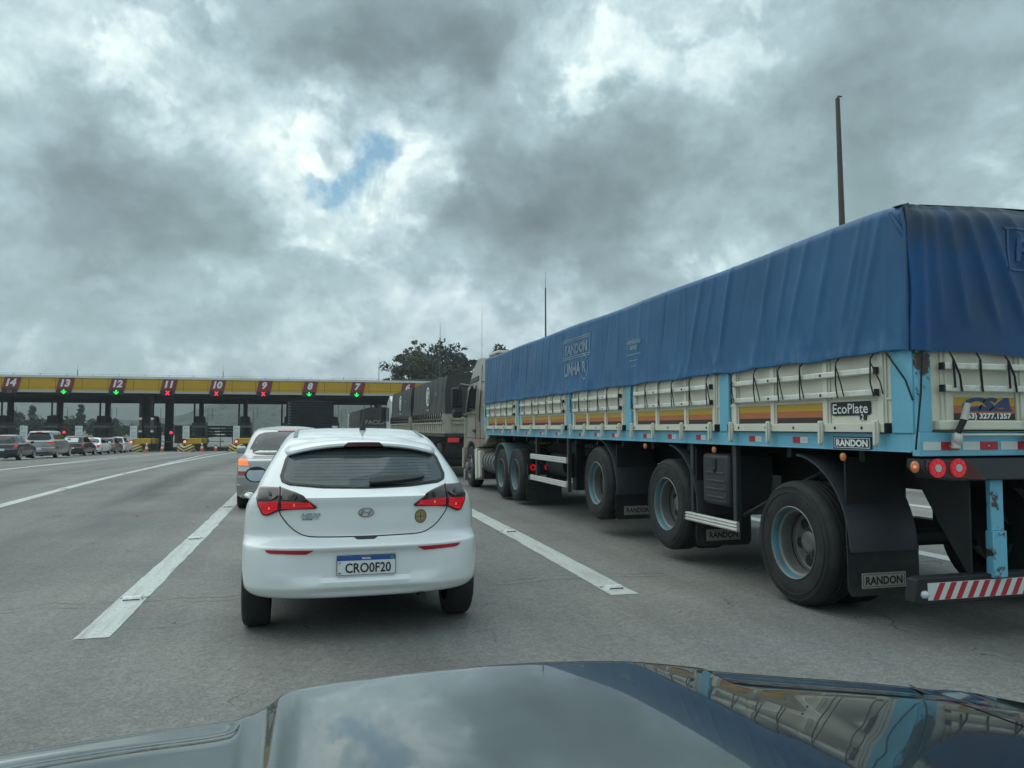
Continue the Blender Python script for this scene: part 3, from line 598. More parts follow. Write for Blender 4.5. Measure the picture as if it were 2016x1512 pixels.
def tarpx(y, z):
    k = (sidez(y)-z)/(sidez(y)-sidebot(y)); x = 0
    for a, b, w, h in CRE:
        c = a+(b-a)*k; q = (y-c)/w
        if abs(q) < 3.5: x += .68*h*math.exp(-abs(q)**1.25)*(.35+.65*math.sin(min(1, k*1.2+.1)*math.pi)**.7)
    for c0, ln, sl_, w, h in SHORT:
        kk = (1-k)/ln
        if 0 <= kk < 1:
            q = (y-c0-sl_*(1-k))/w
            if abs(q) < 3: x += 1.3*h*math.exp(-abs(q)**1.25)*(1-kk)
    x += .012*noise.noise(Vector((y*.9, z*1.1, 2)))+.006*noise.noise(Vector((y*3, z*3, 7)))
    top = .018*math.exp(-((z-sidez(y))/.02)**2)
    ys = (y+.55) % 1.48; x += .006*math.exp(-((ys-.74)/.016)**2)+(.006 if k > .955 else 0)+.004*math.exp(-((k-.95)/.008)**2)
    return LX-.015-x*.9-.02*k+top
def tarpside(y, z): return (tarpx(y, z), y, z)
YT = np.concatenate([np.arange(0, 4, .025), np.arange(4, 12.56, .032)]); KT = np.concatenate([np.linspace(0, .06, 4), np.linspace(.1, .97, 26), [.99, 1.0]])
tb = MB(); P = []
for y in YT:
    zt, zb = sidez(y), sidebot(y)
    row = [(LX+.10, y, zt+.016), (LX+.02, y, zt+.010)]+[tarpside(y, zt-(zt-zb)*k) for k in KT]; row.append((row[-1][0]+.03, y, zb+.004)); P.append(row)
tb.grid(P)
# roof over the bows, far side, front
Pz = []
for y in np.arange(0, 12.6, .1):
    bow = .014*abs(math.sin(y*math.pi/1.2)); Pz.append([(LX+.10, y, sidez(y)+.018)]+[(LX+.1+(2.4)*i/10, y, sidez(y)+.018+.035*math.sin(math.pi*i/10)-bow*math.sin(math.pi*i/10)) for i in range(1, 10)]+[(1.2, y, sidez(y)+.018), (1.31, y, sidez(y)-.04), (1.32, y, 2.5), (1.32, y, 2.0)])
tb.grid(Pz)
tb.grid([[(x, 12.52+.01*math.sin(x*9), z) for x in np.linspace(LX, 1.31, 14)] for z in (3.02, 2.5, 1.9)])
tarp = tb.build('tarpaulin', M['tarp_blue'], truck, 0)
tarp.data.polygons.foreach_set('use_smooth', [True]*len(tarp.data.polygons))
# rear sheet with folds fanning from the upper corner
RC = [(.10, .18, .03, .02), (.22, .42, .035, .028), (.36, .72, .035, .03), (.52, 1.0, .04, .028), (.75, 1.2, .04, .02), (1.05, 1.55, .045, .026), (1.4, 1.75, .04, .022), (1.75, 2.05, .05, .024), (2.2, 2.3, .04, .02)]
def reartop(x): return 3.0+.03*math.sin(max(0, min(1, (x-LX)/2.6))*math.pi)+.006*math.sin(x*7)
def rearbot(x): return 2.0-.035*math.sin(max(0, min(1, (x-LX)/2.6))*math.pi)+.008*math.sin(x*6)
def reary(x, z):
    u = x-LX; k = (reartop(x)-z)/(reartop(x)-rearbot(x)); s = 0
    for a, b, w, h in RC:
        q = (u-(a+(b-a)*k))/w
        if abs(q) < 3.5: s += 1.2*h*math.exp(-abs(q)**1.25)*math.sin(min(1, k*1.1+.08)*math.pi)**.6
    s += .012*noise.noise(Vector((x*1.5, z*1.5, 12)))+.02*math.exp(-((u-.02)/.03)**2)
    return -.088-s+.07*math.exp(-((z-reartop(x))/.06)**2)
tb = MB(); P = []
for xw, yw in ((LX-.006, .05), (LX-.028, .0), (LX-.036, -.05)): P.append([(xw+.02, .12, 3.015), (xw+.01, max(yw, .02), 3.01)]+[(xw+.006*math.sin(k*9+xw*50), yw, 3.0-1.0*k) for k in KT])
for x in np.linspace(LX-.02, 1.32, 96): P.append([(x, .12, reartop(x)+.02), (x, .04, reartop(x)+.012)]+[(x, reary(x, reartop(x)-(reartop(x)-rearbot(x))*k), reartop(x)-(reartop(x)-rearbot(x))*k) for k in KT])
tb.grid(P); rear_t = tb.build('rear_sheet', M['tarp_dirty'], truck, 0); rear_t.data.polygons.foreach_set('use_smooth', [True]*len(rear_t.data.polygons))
# folded-over corner strip and stitched hem
cb = MB(); cb.tube([(LX-.03, .02, 2.985), (LX-.038, -.012, 2.85), (LX-.04, -.02, 2.5), (LX-.046, -.015, 1.995)], [.012, .016, .012, .014], 8); cb.build('corner_fold', M['tarp_hem'], truck, 60)
cb = MB(); cb.tube([(LX-.06, .10, 2.97), (LX-.05, .02, 2.84), (LX-.03, -.03, 2.74)], [.012, .02, .012], 6); cb.build('corner_fold', M['tarp_hem'], truck, 60)
ob = Vector((-1, 0, 0))
def side_fn(yc, zc, sl=0):
    def fn(p):
        y, z = yc-p[0], zc+p[1]; return (tarpx(y, z)-.007, y, z)
    return fn
pb = MB(); yc = tw(10.86); fn = side_fn(yc, 2.66)
v_, f_ = textgeo('RANDON', .21, bold=.007, width=.98, sub=1)
pb.add(v_, f_, fn)
for z0, z1, w in ((2.515, 2.53, 1.15), (2.545, 2.56, 1.15), (2.785, 2.80, 1.15), (2.815, 2.83, 1.2)):
    pb.loft([[(tarpx(y, z)-.006, y, z) for z in (z0, z1)] for y in np.linspace(yc-w/2, yc+w/2, 40)], False, False)
for s in (-1, 1): pb.loft([[(tarpx(yc+s*(.56+d), z)-.006, yc+s*(.56+d), z) for d in (0, .02)] for z in np.linspace(2.53, 2.80, 8)], False, False)
v_, f_ = textgeo('LINHA', .26, bold=.012, shear=0, width=.72, sub=1); pb.add(v_, f_, side_fn(yc+.14, 2.36))
v_, f_ = textgeo('R', .22, bold=.01, sub=1); pb.add(v_, f_, side_fn(yc-.37, 2.36))
for a0 in range(24):
    if a0 in (3, 9): continue
    a, b_ = 2*math.pi*a0/24, 2*math.pi*(a0+1)/24; pb.loft([[(tarpx(yc-.37+r*.8*math.cos(t), 2.36+r*math.sin(t))-.006, yc-.37+r*.8*math.cos(t), 2.36+r*math.sin(t)) for r in (.165, .185)] for t in (a, (a+b_)/2, b_)], False, False)
pb.build('faded_lettering', M['faded_print'], tarp, 0)
pb = MB(); y2 = tw(8.75)
for s_, z, w in (('vinilona', 2.545, .42), ('sansuy', 2.455, .26)): v_, f_ = textgeo(s_, .10, bold=.003, width=w, sub=1); pb.add(v_, f_, side_fn(y2, z))
for z, w in ((2.375, .40), (2.30, .26), (2.23, .18)): pb.loft([[(tarpx(y, q)-.006, y, q) for q in (z, z+.012)] for y in np.linspace(y2-w/2, y2+w/2, 14)], False, False)
pb.build('faded_lettering', M['faded_print'], tarp, 0)
M['rear_print'] = mat('rear_print', (.03, .10, .24), .5)
pb = MB()
def rear_fn(xc, zc): return lambda p: (xc+p[0], reary(xc+p[0], zc+p[1])-.007, zc+p[1])
v_, f_ = textgeo('RANDON', .22, bold=.006, width=1.0, sub=1); pb.add(v_, f_, rear_fn(LX+1.32, 2.72))
for z in (2.57, 2.86): pb.loft([[(x, reary(x, q)-.007, q) for q in (z, z+.016)] for x in np.linspace(LX+.72, LX+1.92, 40)], False, False)
for x in (LX+.74, LX+1.9): pb.loft([[(x+d, reary(x+d, q)-.007, q) for d in (0, .016)] for q in np.linspace(2.57, 2.87, 8)], False, False)
v_, f_ = textgeo('LINHA R', .26, bold=.01, width=.9, sub=1); pb.add(v_, f_, rear_fn(LX+1.45, 2.36))
pb.build('faded_lettering', M['rear_print'], rear_t, 0)

# deck, posts, boards -------------------------------------------------
b = MB(); b.box(LX, LX+.07, .02, 12.6, 1.308, 1.437); b.box(LX-.012, LX+.0, .02, 12.6, 1.308, 1.318); b.build('side_rail', M['sky_paint'], truck, 30, .004)
b = MB(); b.box(1.23, 1.30, .02, 12.6, 1.308, 1.437); b.build('side_rail', M['sky_paint'], truck, 30, .004)
b = MB(); b.box(LX-.003, 1.303, -.05, .018, 1.285, 1.445); b.build('rear_rail', M['sky_paint'], truck, 30, .004)
b = MB(); b.box(LX+.07, 1.23, .02, 12.6, 1.38, 1.43); b.build('deck', M['chassis'], truck, 0)
for i, y in enumerate(POST):
    w = .085 if 0 < i < 5 else .10; y_ = tw(y)+(.03 if i == 0 else 0)
    b = MB(); b.box(LX-.012, LX+.05, y_-w, y_+w, 1.437, 2.06)
    b.build('post', M['sky_paint'], truck, 30, .006)
b = MB(); b.box(LX-.002, LX+.11, -.045, .0, 1.445, 2.06); b.build('corner_post', M['sky_rust'], truck, 30, .006)
b = MB(); b.box(1.18, 1.30, -.045, .10, 1.445, 2.06); b.build('corner_post', M['sky_paint'], truck, 30, .006)
STR = np.random.default_rng(3)
def board(ya, yb, cells, sign=-1, first=False, x0=None):
    """one drop-side board between two posts (y increasing forward)"""
    f = LX+.012; L_ = yb-ya
    b = MB(); b.box(f, f+.03, ya, yb, 1.44, 2.06)
    cw = L_/cells; edges = [ya+.10]+[ya+cw*i for i in range(1, cells)]+[yb-.10]
    for e in edges:                                         # pressed vertical ribs
        b.prism([(e-.045, 1.50), (e+.045, 1.50), (e+.03, 1.50), (e-.03, 1.50)][:2]+[(e+.045, 2.06), (e-.045, 2.06)], 'x', f-.012, f-.001)
        b.box(f-.024, f-.012, e-.026, e+.026, 1.50, 2.06)
    b.box(f-.010, f, ya, yb, 1.672, 1.69)
    p = b.build('side_board', M['cream'], truck, 30, .003)
    b = MB(); b.box(f-.055, f-.001, ya+.03, yb-.03, 1.443, 1.507)
    for k in range(5): yq = ya+.2+(L_-.4)*k/4+STR.normal()*.03; b.disc((f-.057, yq, 1.475), .012, 'x', 8, 1)
    b.build('bottom_bar', [M['cream'], M['ink']], p, 30, .006)
    for e in (ya+.022, yb-.03): b = MB(); b.box(f-.057, f-.002, e, e+.014, 1.441, 1.509); b.build('end_cap', M['ink'], p, 0)
    for z in (1.728, 1.885):
        b = MB(); b.box(f-.062, f-.026, ya+.12, yb-.12, z-.023, z+.023); rl = b.build('lashing_rail', M['cream_tube'], p, 30, .008)
        b = MB(); b.box(f-.063, f-.027, ya+.108, ya+.12, z-.025, z+.025); b.box(f-.063, f-.027, yb-.12, yb-.108, z-.025, z+.025)
        for e in edges: b.disc((f-.063, e, z), .011, 'x', 8)
        b.build('bolts', M['ink'], p, 0)
    for k in range(cells):                                  # sunset-striped decals
        a0, a1 = edges[k]+.05, edges[k+1]-.05
        if first and k == 0: continue
        b = MB()
        for q, (z0, z1) in enumerate(((1.514, 1.558), (1.558, 1.612), (1.612, 1.668))): b.box(f-.003, f-.0005, a0, a1, z0, z1, q)
        b.build('striped_decal', [M['decal_black'], M['decal_orange'], M['decal_yellow']], p, 0)
    for e in edges:                                         # hinge straps hanging over the rail
        b = MB(); b.prism([(e-.022, 1.53), (e+.022, 1.53), (e+.028, 1.47), (e+.022, 1.365), (e, 1.335), (e-.022, 1.365), (e-.028, 1.47)], 'x', f-.078, f-.058)
        b.box(f-.09, f-.078, e-.012, e+.012, 1.35, 1.52); b.build('hinge', M['cream'], p, 30, .004)
    for k in range(cells):
        c = (edges[k]+edges[k+1])/2-.02
        b = MB(); b.box(LX-.004, LX-.0005, c+.0, c+.10, 1.35, 1.40, 1); b.box(LX-.004, LX-.0005, c-.10, c, 1.35, 1.40, 0)
        b.box(LX-.006, LX-.004, c-.055, c-.045, 1.371, 1.379, 1); b.build('reflective_tape', [M['tape_white'], M['tape_red']], truck, 0)
    ns = 6 if L_ < 2.6 else 7
    for k in range(ns):
        yq = ya+.13+(L_-.26)*(k+.5*(0 if ns else 1))/(ns-1)+STR.normal()*.02; s = STR.normal(.0, .03); xh = LX-.055
        b = MB(); b.tube([(xh+.02, yq, sidebot(yq)+.005), (xh, yq+.012, 1.975), (xh-.012, yq+.004, 1.945)], .006, 5)
        b.tube([(xh-.012, yq+.004, 1.945), (xh-.012, yq+.008, 1.80), (xh-.012, yq+s*.4, 1.70)], .0058, 5); b.tube([(xh-.012, yq+.004, 1.945), (xh-.014, yq-.03+s, 1.80), (xh-.012, yq-.055+s, 1.712)], .0052, 5)
        b.build('strap', M['rope'], p, 60)
    return p
for i in range(5): board(tw(POST[i])+.13 if i == 0 else tw(POST[i])+.095, tw(POST[i+1])-.095, 3, first=(i == 0))
b = MB(); b.box(1.25, 1.29, .1, 12.5, 1.44, 2.06); b.build('side_board', M['cream'], truck, 0)
b = MB(); b.box(LX+.05, 1.25, 12.44, 12.5, 1.43, 2.95); b.build('front_board', M['cream'], truck, 0)
# sticker on the rearmost board and maker plates
f = LX+.012
b = MB(); yc, zc = tw(4.925), 1.617
b.prism([(yc-.20, zc-.045), (yc-.17, zc-.05), (yc-.165, zc-.085), (yc-.10, zc-.085), (yc-.095, zc-.05), (yc+.19, zc-.05), (yc+.215, zc-.04), (yc+.215, zc+.045), (yc+.20, zc+.055), (yc-.20, zc+.055), (yc-.215, zc+.045), (yc-.215, zc-.035)], 'x', f-.006, f-.001, 0)
put_text(b, 'EcoPlate', .105, lambda p: (f-.009, yc-p[0]+.005, zc+p[1]+.003), 1, bold=.001, width=.385)
put_text(b, '2', .06, lambda p: (f-.009, yc-p[0]-.13, zc+p[1]-.062), 1, bold=.001)
b.build('sticker', [M['ink'], M['white_ink']], truck, 0)
def nameplate(parent, c, w, h, fn, back, ink_, frame):
    b = MB(); b.box(-w/2, w/2, -h/2, h/2, 0, .004, 0, fn)
    for x0, x1, y0, y1 in ((-w/2+.012, w/2-.012, -h/2+.010, -h/2+.014), (-w/2+.012, w/2-.012, h/2-.014, h/2-.010), (-w/2+.012, -w/2+.016, -h/2+.014, h/2-.014), (w/2-.016, w/2-.012, -h/2+.014, h/2-.014)): b.box(x0, x1, y0, y1, .004, .0055, 1, fn)
    put_text(b, 'RANDON', h*.72, lambda p: fn((p[0], p[1], .006)), 1, bold=.003, width=w*.84)
    return b.build('name_plate', [back, ink_], parent, 0)
nameplate(truck, None, .41, .094, lambda p: (LX-.008-p[2], tw(4.90)-p[0], 1.362+p[1]), M['ink'], M['white_ink'], 0)
# tail board ----------------------------------------------------------
bk = -.03
b = MB(); b.box(LX+.12, 1.17, bk, bk+.03, 1.46, 2.06)
RE = [LX+.24, LX+.88, LX+1.30, LX+1.72, LX+2.36]
for e in RE: b.box(e-.05, e+.05, bk-.014, bk, 1.50, 2.06); b.box(e-.024, e+.024, bk-.026, bk-.014, 1.50, 2.06)
tail = b.build('tail_board', M['cream'], truck, 30, .003)
b = MB(); b.box(LX+.13, 1.16, bk-.06, bk-.003, 1.462, 1.525); b.build('bottom_bar', M['cream'], tail, 30, .008)
for z in (1.742, 1.892):
    b = MB(); b.box(LX+.175, 1.12, bk-.068, bk-.028, z-.022, z+.022); b.build('lashing_rail', M['cream_tube'], tail, 30, .008)
    b = MB(); b.box(LX+.16, LX+.175, bk-.069, bk-.029, z-.024, z+.024); b.build('rail_cap', M['ink'], tail, 0)
def tail_decal(x0, x1, txt):
    b = MB()
    for q, (z0, z1) in enumerate(((1.53, 1.575), (1.575, 1.628), (1.628, 1.685))): b.box(x0, x1, bk-.004, bk-.0005, z0, z1, q)
    if txt:
        xc = (x0+x1)/2
        put_text(b, 'CSA', .11, lambda p: (xc+p[0]+.02, bk-.006, 1.638+p[1]), 3, bold=.008, shear=.35, width=.42)
        put_text(b, '(53) 3277.1357', .05, lambda p: (xc+p[0]+.03, bk-.006, 1.552+p[1]), 4, bold=.002, width=.40)
        b.box(xc-.12, xc+.24, bk-.0055, bk-.004, 1.588, 1.606, 3)
    b.build('striped_decal', [M['decal_black'], M['decal_orange'], M['decal_yellow'], mat('decal_navy', (.03, .06, .16), .5), M['white_ink']], tail, 0)
tail_decal(RE[0]+.055, RE[1]-.055, True); tail_decal(RE[1]+.055+.15, RE[2]-.055, False); tail_decal(RE[3]+.055, RE[4]-.055, False)
b = MB(); b.box(RE[1]+.03, RE[1]+.19, bk-.032, bk-.027, 1.50, 1.69, 0); put_text(b, 'CAP', .06, lambda p: (RE[1]+.11+p[0], bk-.034, 1.645+p[1]), 1, bold=.002); put_text(b, 'PBT', .045, lambda p: (RE[1]+.11+p[0], bk-.034, 1.575+p[1]), 1, bold=.002); b.build('load_plate', [M['ink'], M['white_ink']], tail, 0)
for k, x in enumerate((LX+.235, LX+.46, LX+.70, LX+.93, LX+1.25, LX+1.6, LX+2.0, LX+2.4)):
    b = MB(); s = -.03 if k % 2 else .02; zt_ = rearbot(x)+.0; yy = bk-.08
    b.tube([(x, yy+.03, zt_), (x, yy, 1.935)], .006, 5); b.tube([(x, yy, 1.935), (x+.005, yy, 1.83), (x+.01, yy, 1.745)], .008, 5); b.tube([(x, yy, 1.935), (x+.03+s, yy, 1.83), (x+.045+s, yy, 1.72)], .0075, 5); b.build('strap', M['rope'], tail, 60)
# long cords pulling the corner of the sheet down
b = MB(); b.tube([(LX-.05, .18, 2.0), (LX-.04, .02, 1.80), (LX-.03, -.03, 1.66)], .007, 5); b.build('corner_cord', M['rope'], truck, 60)
b = MB(); b.tube([(LX-.0, -.09, 2.0), (LX-.02, -.09, 1.7), (LX-.06, -.075, 1.33)], .007, 5); b.build('corner_cord', M['rope'], truck, 60)
# latch lever, locking rod
b = MB(); b.tube([(LX+.24, bk-.09, 1.44), (LX+.285, bk-.10, 1.53)], [.02, .022], 8, 0); b.tube([(LX+.285, bk-.10, 1.53), (LX+.315, bk-.105, 1.64)], [.024, .02], 8, 1); b.sphere((LX+.245, bk-.085, 1.405), .035, .03, .05, 10, 6, 1); b.cyl((LX+.24, bk-.07, 1.34), (LX+.24, bk-.07, 1.44), .03, 10, .02, 1)
b.build('latch_lever', [M['chassis'], M['alu']], truck, 50)
b = MB(); b.cyl((LX+.26, bk-.075, 1.428), (LX+2.3, bk-.075, 1.428), .009, 8); b.build('locking_rod', M['alu'], truck, 50)
b = MB(); b.box(RE[1]-.03, RE[1]+.03, bk-.085, bk-.058, 1.36, 1.56); b.sphere((RE[1], bk-.085, 1.37), .032, .03, .05, 10, 6); b.build('hinge', M['alu'], tail, 30)
for k in range(8):
    x0 = LX+.02+k*.325; b = MB(); b.box(x0, x0+.145, -.0545, -.0505, 1.325, 1.382, 0 if k % 1 == 0 else 0); b.box(x0+.145, x0+.30, -.0545, -.0505, 1.325, 1.382, 1); b.box(x0+.215, x0+.23, -.056, -.0545, 1.349, 1.356, 0); b.build('reflective_tape', [M['tape_white'], M['tape_red']], truck, 0)
# rear lamp beam -------------------------------------------------------
b = MB(); b.prism([(LX+.02, 1.27), (LX+.02, 1.20), (LX+.10, 1.135), (LX+.3, 1.115), (1.0, 1.115), (1.2, 1.135), (1.28, 1.2), (1.28, 1.27)], 'y', -.035, .10); b.build('lamp_beam', M['fender'], truck, 30, .01)
def cluster(s):
    X = lambda u: s*(LX+u)
    X = (lambda u: LX+u) if s > 0 else (lambda u: -LX-u)
    b = MB(); b.prism([(X(.055), 1.255), (X(.05), 1.19), (X(.12), 1.145), (X(.55), 1.12), (X(.40), 1.255)], 'y', -.045, -.036); lamp = b.build('tail_lamp', M['maroon_lens'], truck, 30, .004)
    for u in (.135, .305):
        b = MB(); c = (X(u), -.05, 1.205)
        b.disc(c, .064, 'y', 24, 0, .006)
        for k in range(8): a = 2*math.pi*k/8; b.disc((c[0]+.046*math.cos(a), -.057, c[2]+.046*math.sin(a)), .013, 'y', 10, 1, .002)
        b.disc((c[0], -.058, c[2]), .026, 'y', 16, 2, .003); b.build('lamp_ring', [M['red_dim'], M['red_lit'], M['clear_lens']], lamp, 30)
cluster(1); cluster(-1)
b = MB(); b.box(-.25, .25, -.042, -.036, 1.13, 1.25, 0); put_text(b, 'IVL8C37', .09, lambda p: (p[0], -.044, 1.18+p[1]), 1, bold=.002, width=.40); b.build('number_plate', [M['plate_grey'], M['ink']], truck, 0)
def marker(y, z=1.255, x=LX+.02):
    b = MB(); b.sphere((x-.03, y, z), .022, .028, .034, 10, 6); b.build('marker_lamp', M['marker'], truck, 60)
M['marker'] = mat('marker_orange', (.42, .16, .06), .3, coat=.5, emit=(1, .35, .08), es=.06)
for y in (5.0, 6.9, 8.5): marker(tw(y)-(.0))
b = MB(); b.sphere((LX-.02, -.02, 1.215), .03, .025, .042, 12, 8, 0); b.sphere((LX-.035, -.035, 1.215), .012, .012, .012, 8, 6, 1); b.build('marker_lamp', [M['marker'], M['amber_lit']], truck, 60)
# under-run bar
b = MB(); b.prism([(LX-.0, .30), (LX+.02, .455), (LX+.06, .465), (1.24, .465), (1.29, .44), (1.29, .31), (1.26, .29), (LX+.04, .285)], 'y', .03, .13); bar = b.build('underrun_bar', M['chassis'], truck, 30, .008)
b = MB(); b.box(LX+.10, 1.2, .026, .029, .315, .43, 1); 
for k in range(26):
    x0 = LX+.14+k*.095
    if x0 > 1.1: break
    if k % 1 == 0: b.prism([(x0, .317), (x0+.045, .317), (x0+.105, .428), (x0+.06, .428)], 'y', .0235, .0258, 0)
b.build('striped_tape', [M['tape_red'], M['tape_white']], bar, 0)
b = MB(); b.sphere((LX+.075, .035, .355), .035, .03, .03, 10, 6); b.build('end_lamp', M['clear_lens'], bar, 60)
for x in (LX+.70, 1.30-.70):
    b = MB(); b.box(x-.055, x+.055, .02, .06, .76, 1.12); b.box(x-.06, x+.06, .005, .07, .44, .76); b.build('bar_support', M['sky_rust'], truck, 30, .005)
    b = MB(); b.prism([(.07, .42), (.07, 1.1), (.55, 1.1), (.35, .8)], 'x', x-.19, x-.175); b.prism([(.07, .42), (.07, 1.1), (.5, 1.1)], 'x', x+.03, x+.045); b.build('support_web', M['chassis'], truck, 0)
# chassis and axles ----------------------------------------------------
b = MB()
for x in (-.5, .4): b.box(x, x+.10, .15, 12.3, .98, 1.30)
for y in np.arange(.6, 12.3, .9): b.box(-1.2, 1.2, y, y+.06, 1.22, 1.36)
b.build('chassis_frame', M['chassis'], truck, 0)
AX = [(tw(5.66), .515), (tw(7.98), .615), (tw(10.12), .70)]
for y, z in AX:
    b = MB(); b.cyl((-1.15, y, z), (1.15, y, z), .075, 12); b.cyl((-.45, y+.15, z+.1), (-.45, y+.15, z+.42), .13, 12); b.cyl((.45, y+.15, z+.1), (.45, y+.15, z+.42), .13, 12)
    b.box(-.52, -.40, y-.2, y+.6, z-.02, z+.1); b.box(.40, .52, y-.2, y+.6, z-.02, z+.1); b.cyl((-.75, y-.1, z), (-.75, y-.32, z+.05), .085, 10); b.cyl((.75, y-.1, z), (.75, y-.32, z+.05), .085, 10); b.build('axle', M['chassis'], truck, 50)
def wheel_mesh(kind):
    t = MB(); R = .515; w = .275
    prof = [(.292, .012), (.30, .0), (.33, -.008), (.40, -.012), (.455, -.006), (.487, .006), (.503, .022), (.512, .045)]
    for i in range(4): h = .055+i*.045; prof += [(.515, h), (.515, h+.03), (.506, h+.034), (.506, h+.041)]
    prof += [(.512, w-.045), (.503, w-.022), (.487, w-.006), (.40, w+.01), (.30, w), (.292, w-.012)]
    t.lathe(prof, 'x', (0, 0, 0), 56)
    for rr in (.42, .466): t.lathe([(rr-.004, -.0125), (rr, -.0165), (rr+.004, -.0115)], 'x', (0, 0, 0), 56)
    tm = t
    r = MB()
    if kind == 'dual':
        r.lathe([(.290, .03), (.301, .004), (.303, -.006), (.297, -.010), (.290, -.004)], 'x', (0, 0, 0), 48, mi=0)
        r.lathe([(.290, -.004), (.282, .012), (.277, .035), (.274, .05)], 'x', (0, 0, 0), 48, mi=1)
        r.lathe([(.274, .05), (.256, .062), (.250, .10), (.248, .16)], 'x', (0, 0, 0), 48, mi=0)
        r.lathe([(.248, .17), (.243, .195), (.225, .205), (.18, .205), (.14, .20), (.10, .20)], 'x', (0, 0, 0), 48, mi=0)
        r.lathe([(.095, .20), (.092, .15), (.08, .138), (.05, .135), (0.0005, .135)], 'x', (0, 0, 0), 24, mi=0)
        for k in range(6): a = 2*math.pi*(k+.5)/6; r.disc((.203, .175*math.cos(a), .175*math.sin(a)), .048, 'x', 16, 2, .006)
        for k in range(10): a = 2*math.pi*k/10; r.cyl((.20, .115*math.cos(a), .115*math.sin(a)), (.178, .123*math.cos(a), .123*math.sin(a)), .012, 6, mi=0)
    else:
        r.lathe([(.288, .03), (.300, .004), (.302, -.006), (.29, -.012), (.276, .0), (.27, .03), (.262, .06), (.245, .07), (.20, .03), (.17, -.01), (.15, -.02), (.145, -.02), (.12, -.025), (.115, -.09), (.09, -.11), (.0005, -.11)], 'x', (0, 0, 0), 40, mi=0)
        for k in range(10): a = 2*math.pi*k/10; r.cyl((.0, .168*math.cos(a), .168*math.sin(a)), (-.085, .168*math.cos(a), .168*math.sin(a)), .020, 6, .012, mi=0)
    return tm, r
tm, rm = wheel_mesh('dual'); tm2, rm2 = wheel_mesh('steer')
M['rim_blue'] = mat('rim_blue', (.07, .20, .25), .45, dirt=(.10, .105, .10), ds=5, damt=.95)
def wheel0(t, r, mats):
    w_ = t.build('wheel', M['rubber'], None, 40); r_ = r.build('rim', mats, w_, 40); return w_
WD = wheel0(tm, rm, [M['rim_grey'], M['rim_blue'], M['seam']]); WS = wheel0(tm2, rm2, [M['rim_grey'], M['rim_grey'], M['seam']])
used = set()
def put_wheel(src, parent, x, y, z, left=True, s=1.0, spin=0.0):
    w_ = src if src.name not in used else copy_tree(src)
    if src.name not in used: used.add(src.name)
    w_.parent = parent; w_.location = (x, y, z); w_.rotation_euler = (spin, 0, 0 if left else math.pi); w_.scale = (s, s, s); return w_
for k, (y, z) in enumerate(AX):
    s = z/.515 if k == 0 else .985
    put_wheel(WD, truck, LX+.0, y, z, True, s, .35+k*.5); put_wheel(WD, truck, LX+.345, y, z, True, s); put_wheel(WD, truck, 1.30, y, z, False, s, .2); put_wheel(WD, truck, .955, y, z, False, s)
def fender(y, z, r, a0, a1, x0, x1, parent, m):
    b = MB(); P = []
    for i in range(15):
        t = rad(a0+(a1-a0)*i/14); P.append([(x0+.02, y+r*.97*math.cos(t), z+r*.97*math.sin(t)), (x0, y+(r-.015)*math.cos(t), z+(r-.015)*math.sin(t)), (x0, y+r*math.cos(t), z+r*math.sin(t)), (x0+.05, y+(r+.012)*math.cos(t), z+(r+.012)*math.sin(t)), (x1, y+(r+.012)*math.cos(t), z+(r+.012)*math.sin(t)), (x1, y+r*math.cos(t), z+r*math.sin(t)), (x1-.02, y+r*.97*math.cos(t), z+r*.97*math.sin(t))])
    b.loft(P, True, True); return b.build('fender', m, parent, 40)
def flap(yc, x0, x1, z0, z1, plate=True):
    b = MB(); b.prism([(x0+.03, z0), (x1-.03, z0), (x1, z0+.04), (x1, z1), (x0, z1), (x0, z0+.05)], 'y', yc, yc+.012); fl = b.build('mudflap', M['flap'], truck, 30, .003)
    b = MB(); b.box(x0+.01, x1-.01, yc-.012, yc, z1-.04, z1-.02); b.build('flap_clamp', M['chassis'], fl, 0)
    if plate: nameplate(fl, None, .40, .115, lambda p: ((x0+x1)/2-.01+p[0], yc-.004-p[2], z0+.115+p[1]), M['badge'], M['ink'], 0)
for k, (y, z) in enumerate(AX):
    zc = .56+.03*k; fender(y+.02, zc, .70, 95, 182, LX+.02, LX+.62, truck, M['fender'])
    yf = y-.66; zb_ = .20 if k == 0 else .235 if k == 1 else .27
    flap(yf, LX+.01, LX+.66, zb_, zc+.02)
    b = MB(); b.box(LX+.05, LX+.6, yf+.05, yf+.07, zc, 1.25); b.build('splash_board', M['chassis'], truck, 0)
    b = MB(); b.box(.64, 1.28, yf, yf+.012, zb_, 1.0); b.build('mudflap', M['flap'], truck, 0)
# side guards, tool box -----------------------------------------------
def gpost(y, z0): b = MB(); b.box(LX+.03, LX+.09, y-.03, y+.03, z0, 1.31); b.build('guard_post', M['fender'], truck, 30, .006)
def grail(y0, y1, z):
    b = MB(); b.prism([(LX+.0, z-.045), (LX-.008, z-.03), (LX+.0, z-.016), (LX-.008, z-.0), (LX+.0, z+.016), (LX-.008, z+.03), (LX, z+.045), (LX+.028, z+.045), (LX+.028, z-.045)], 'y', y0, y1); b.build('guard_rail', M['alu'], truck, 30)
gpost(tw(7.44), .50); gpost(tw(6.60), .49); grail(tw(6.52), tw(7.62), .537); grail(tw(6.56), tw(7.5), .93) if False else None
gpost(tw(13.1), .60); gpost(tw(11.42), .47); grail(tw(11.39), tw(13.35), .96); grail(tw(11.39), tw(13.35), .585)
b = MB(); b.tube([(LX+.1, tw(6.6), .62), (LX+.3, tw(5.9), 1.0), (LX+.4, tw(5.6), 1.15)], .022, 8); b.build('guard_brace', M['chassis'], truck, 40)
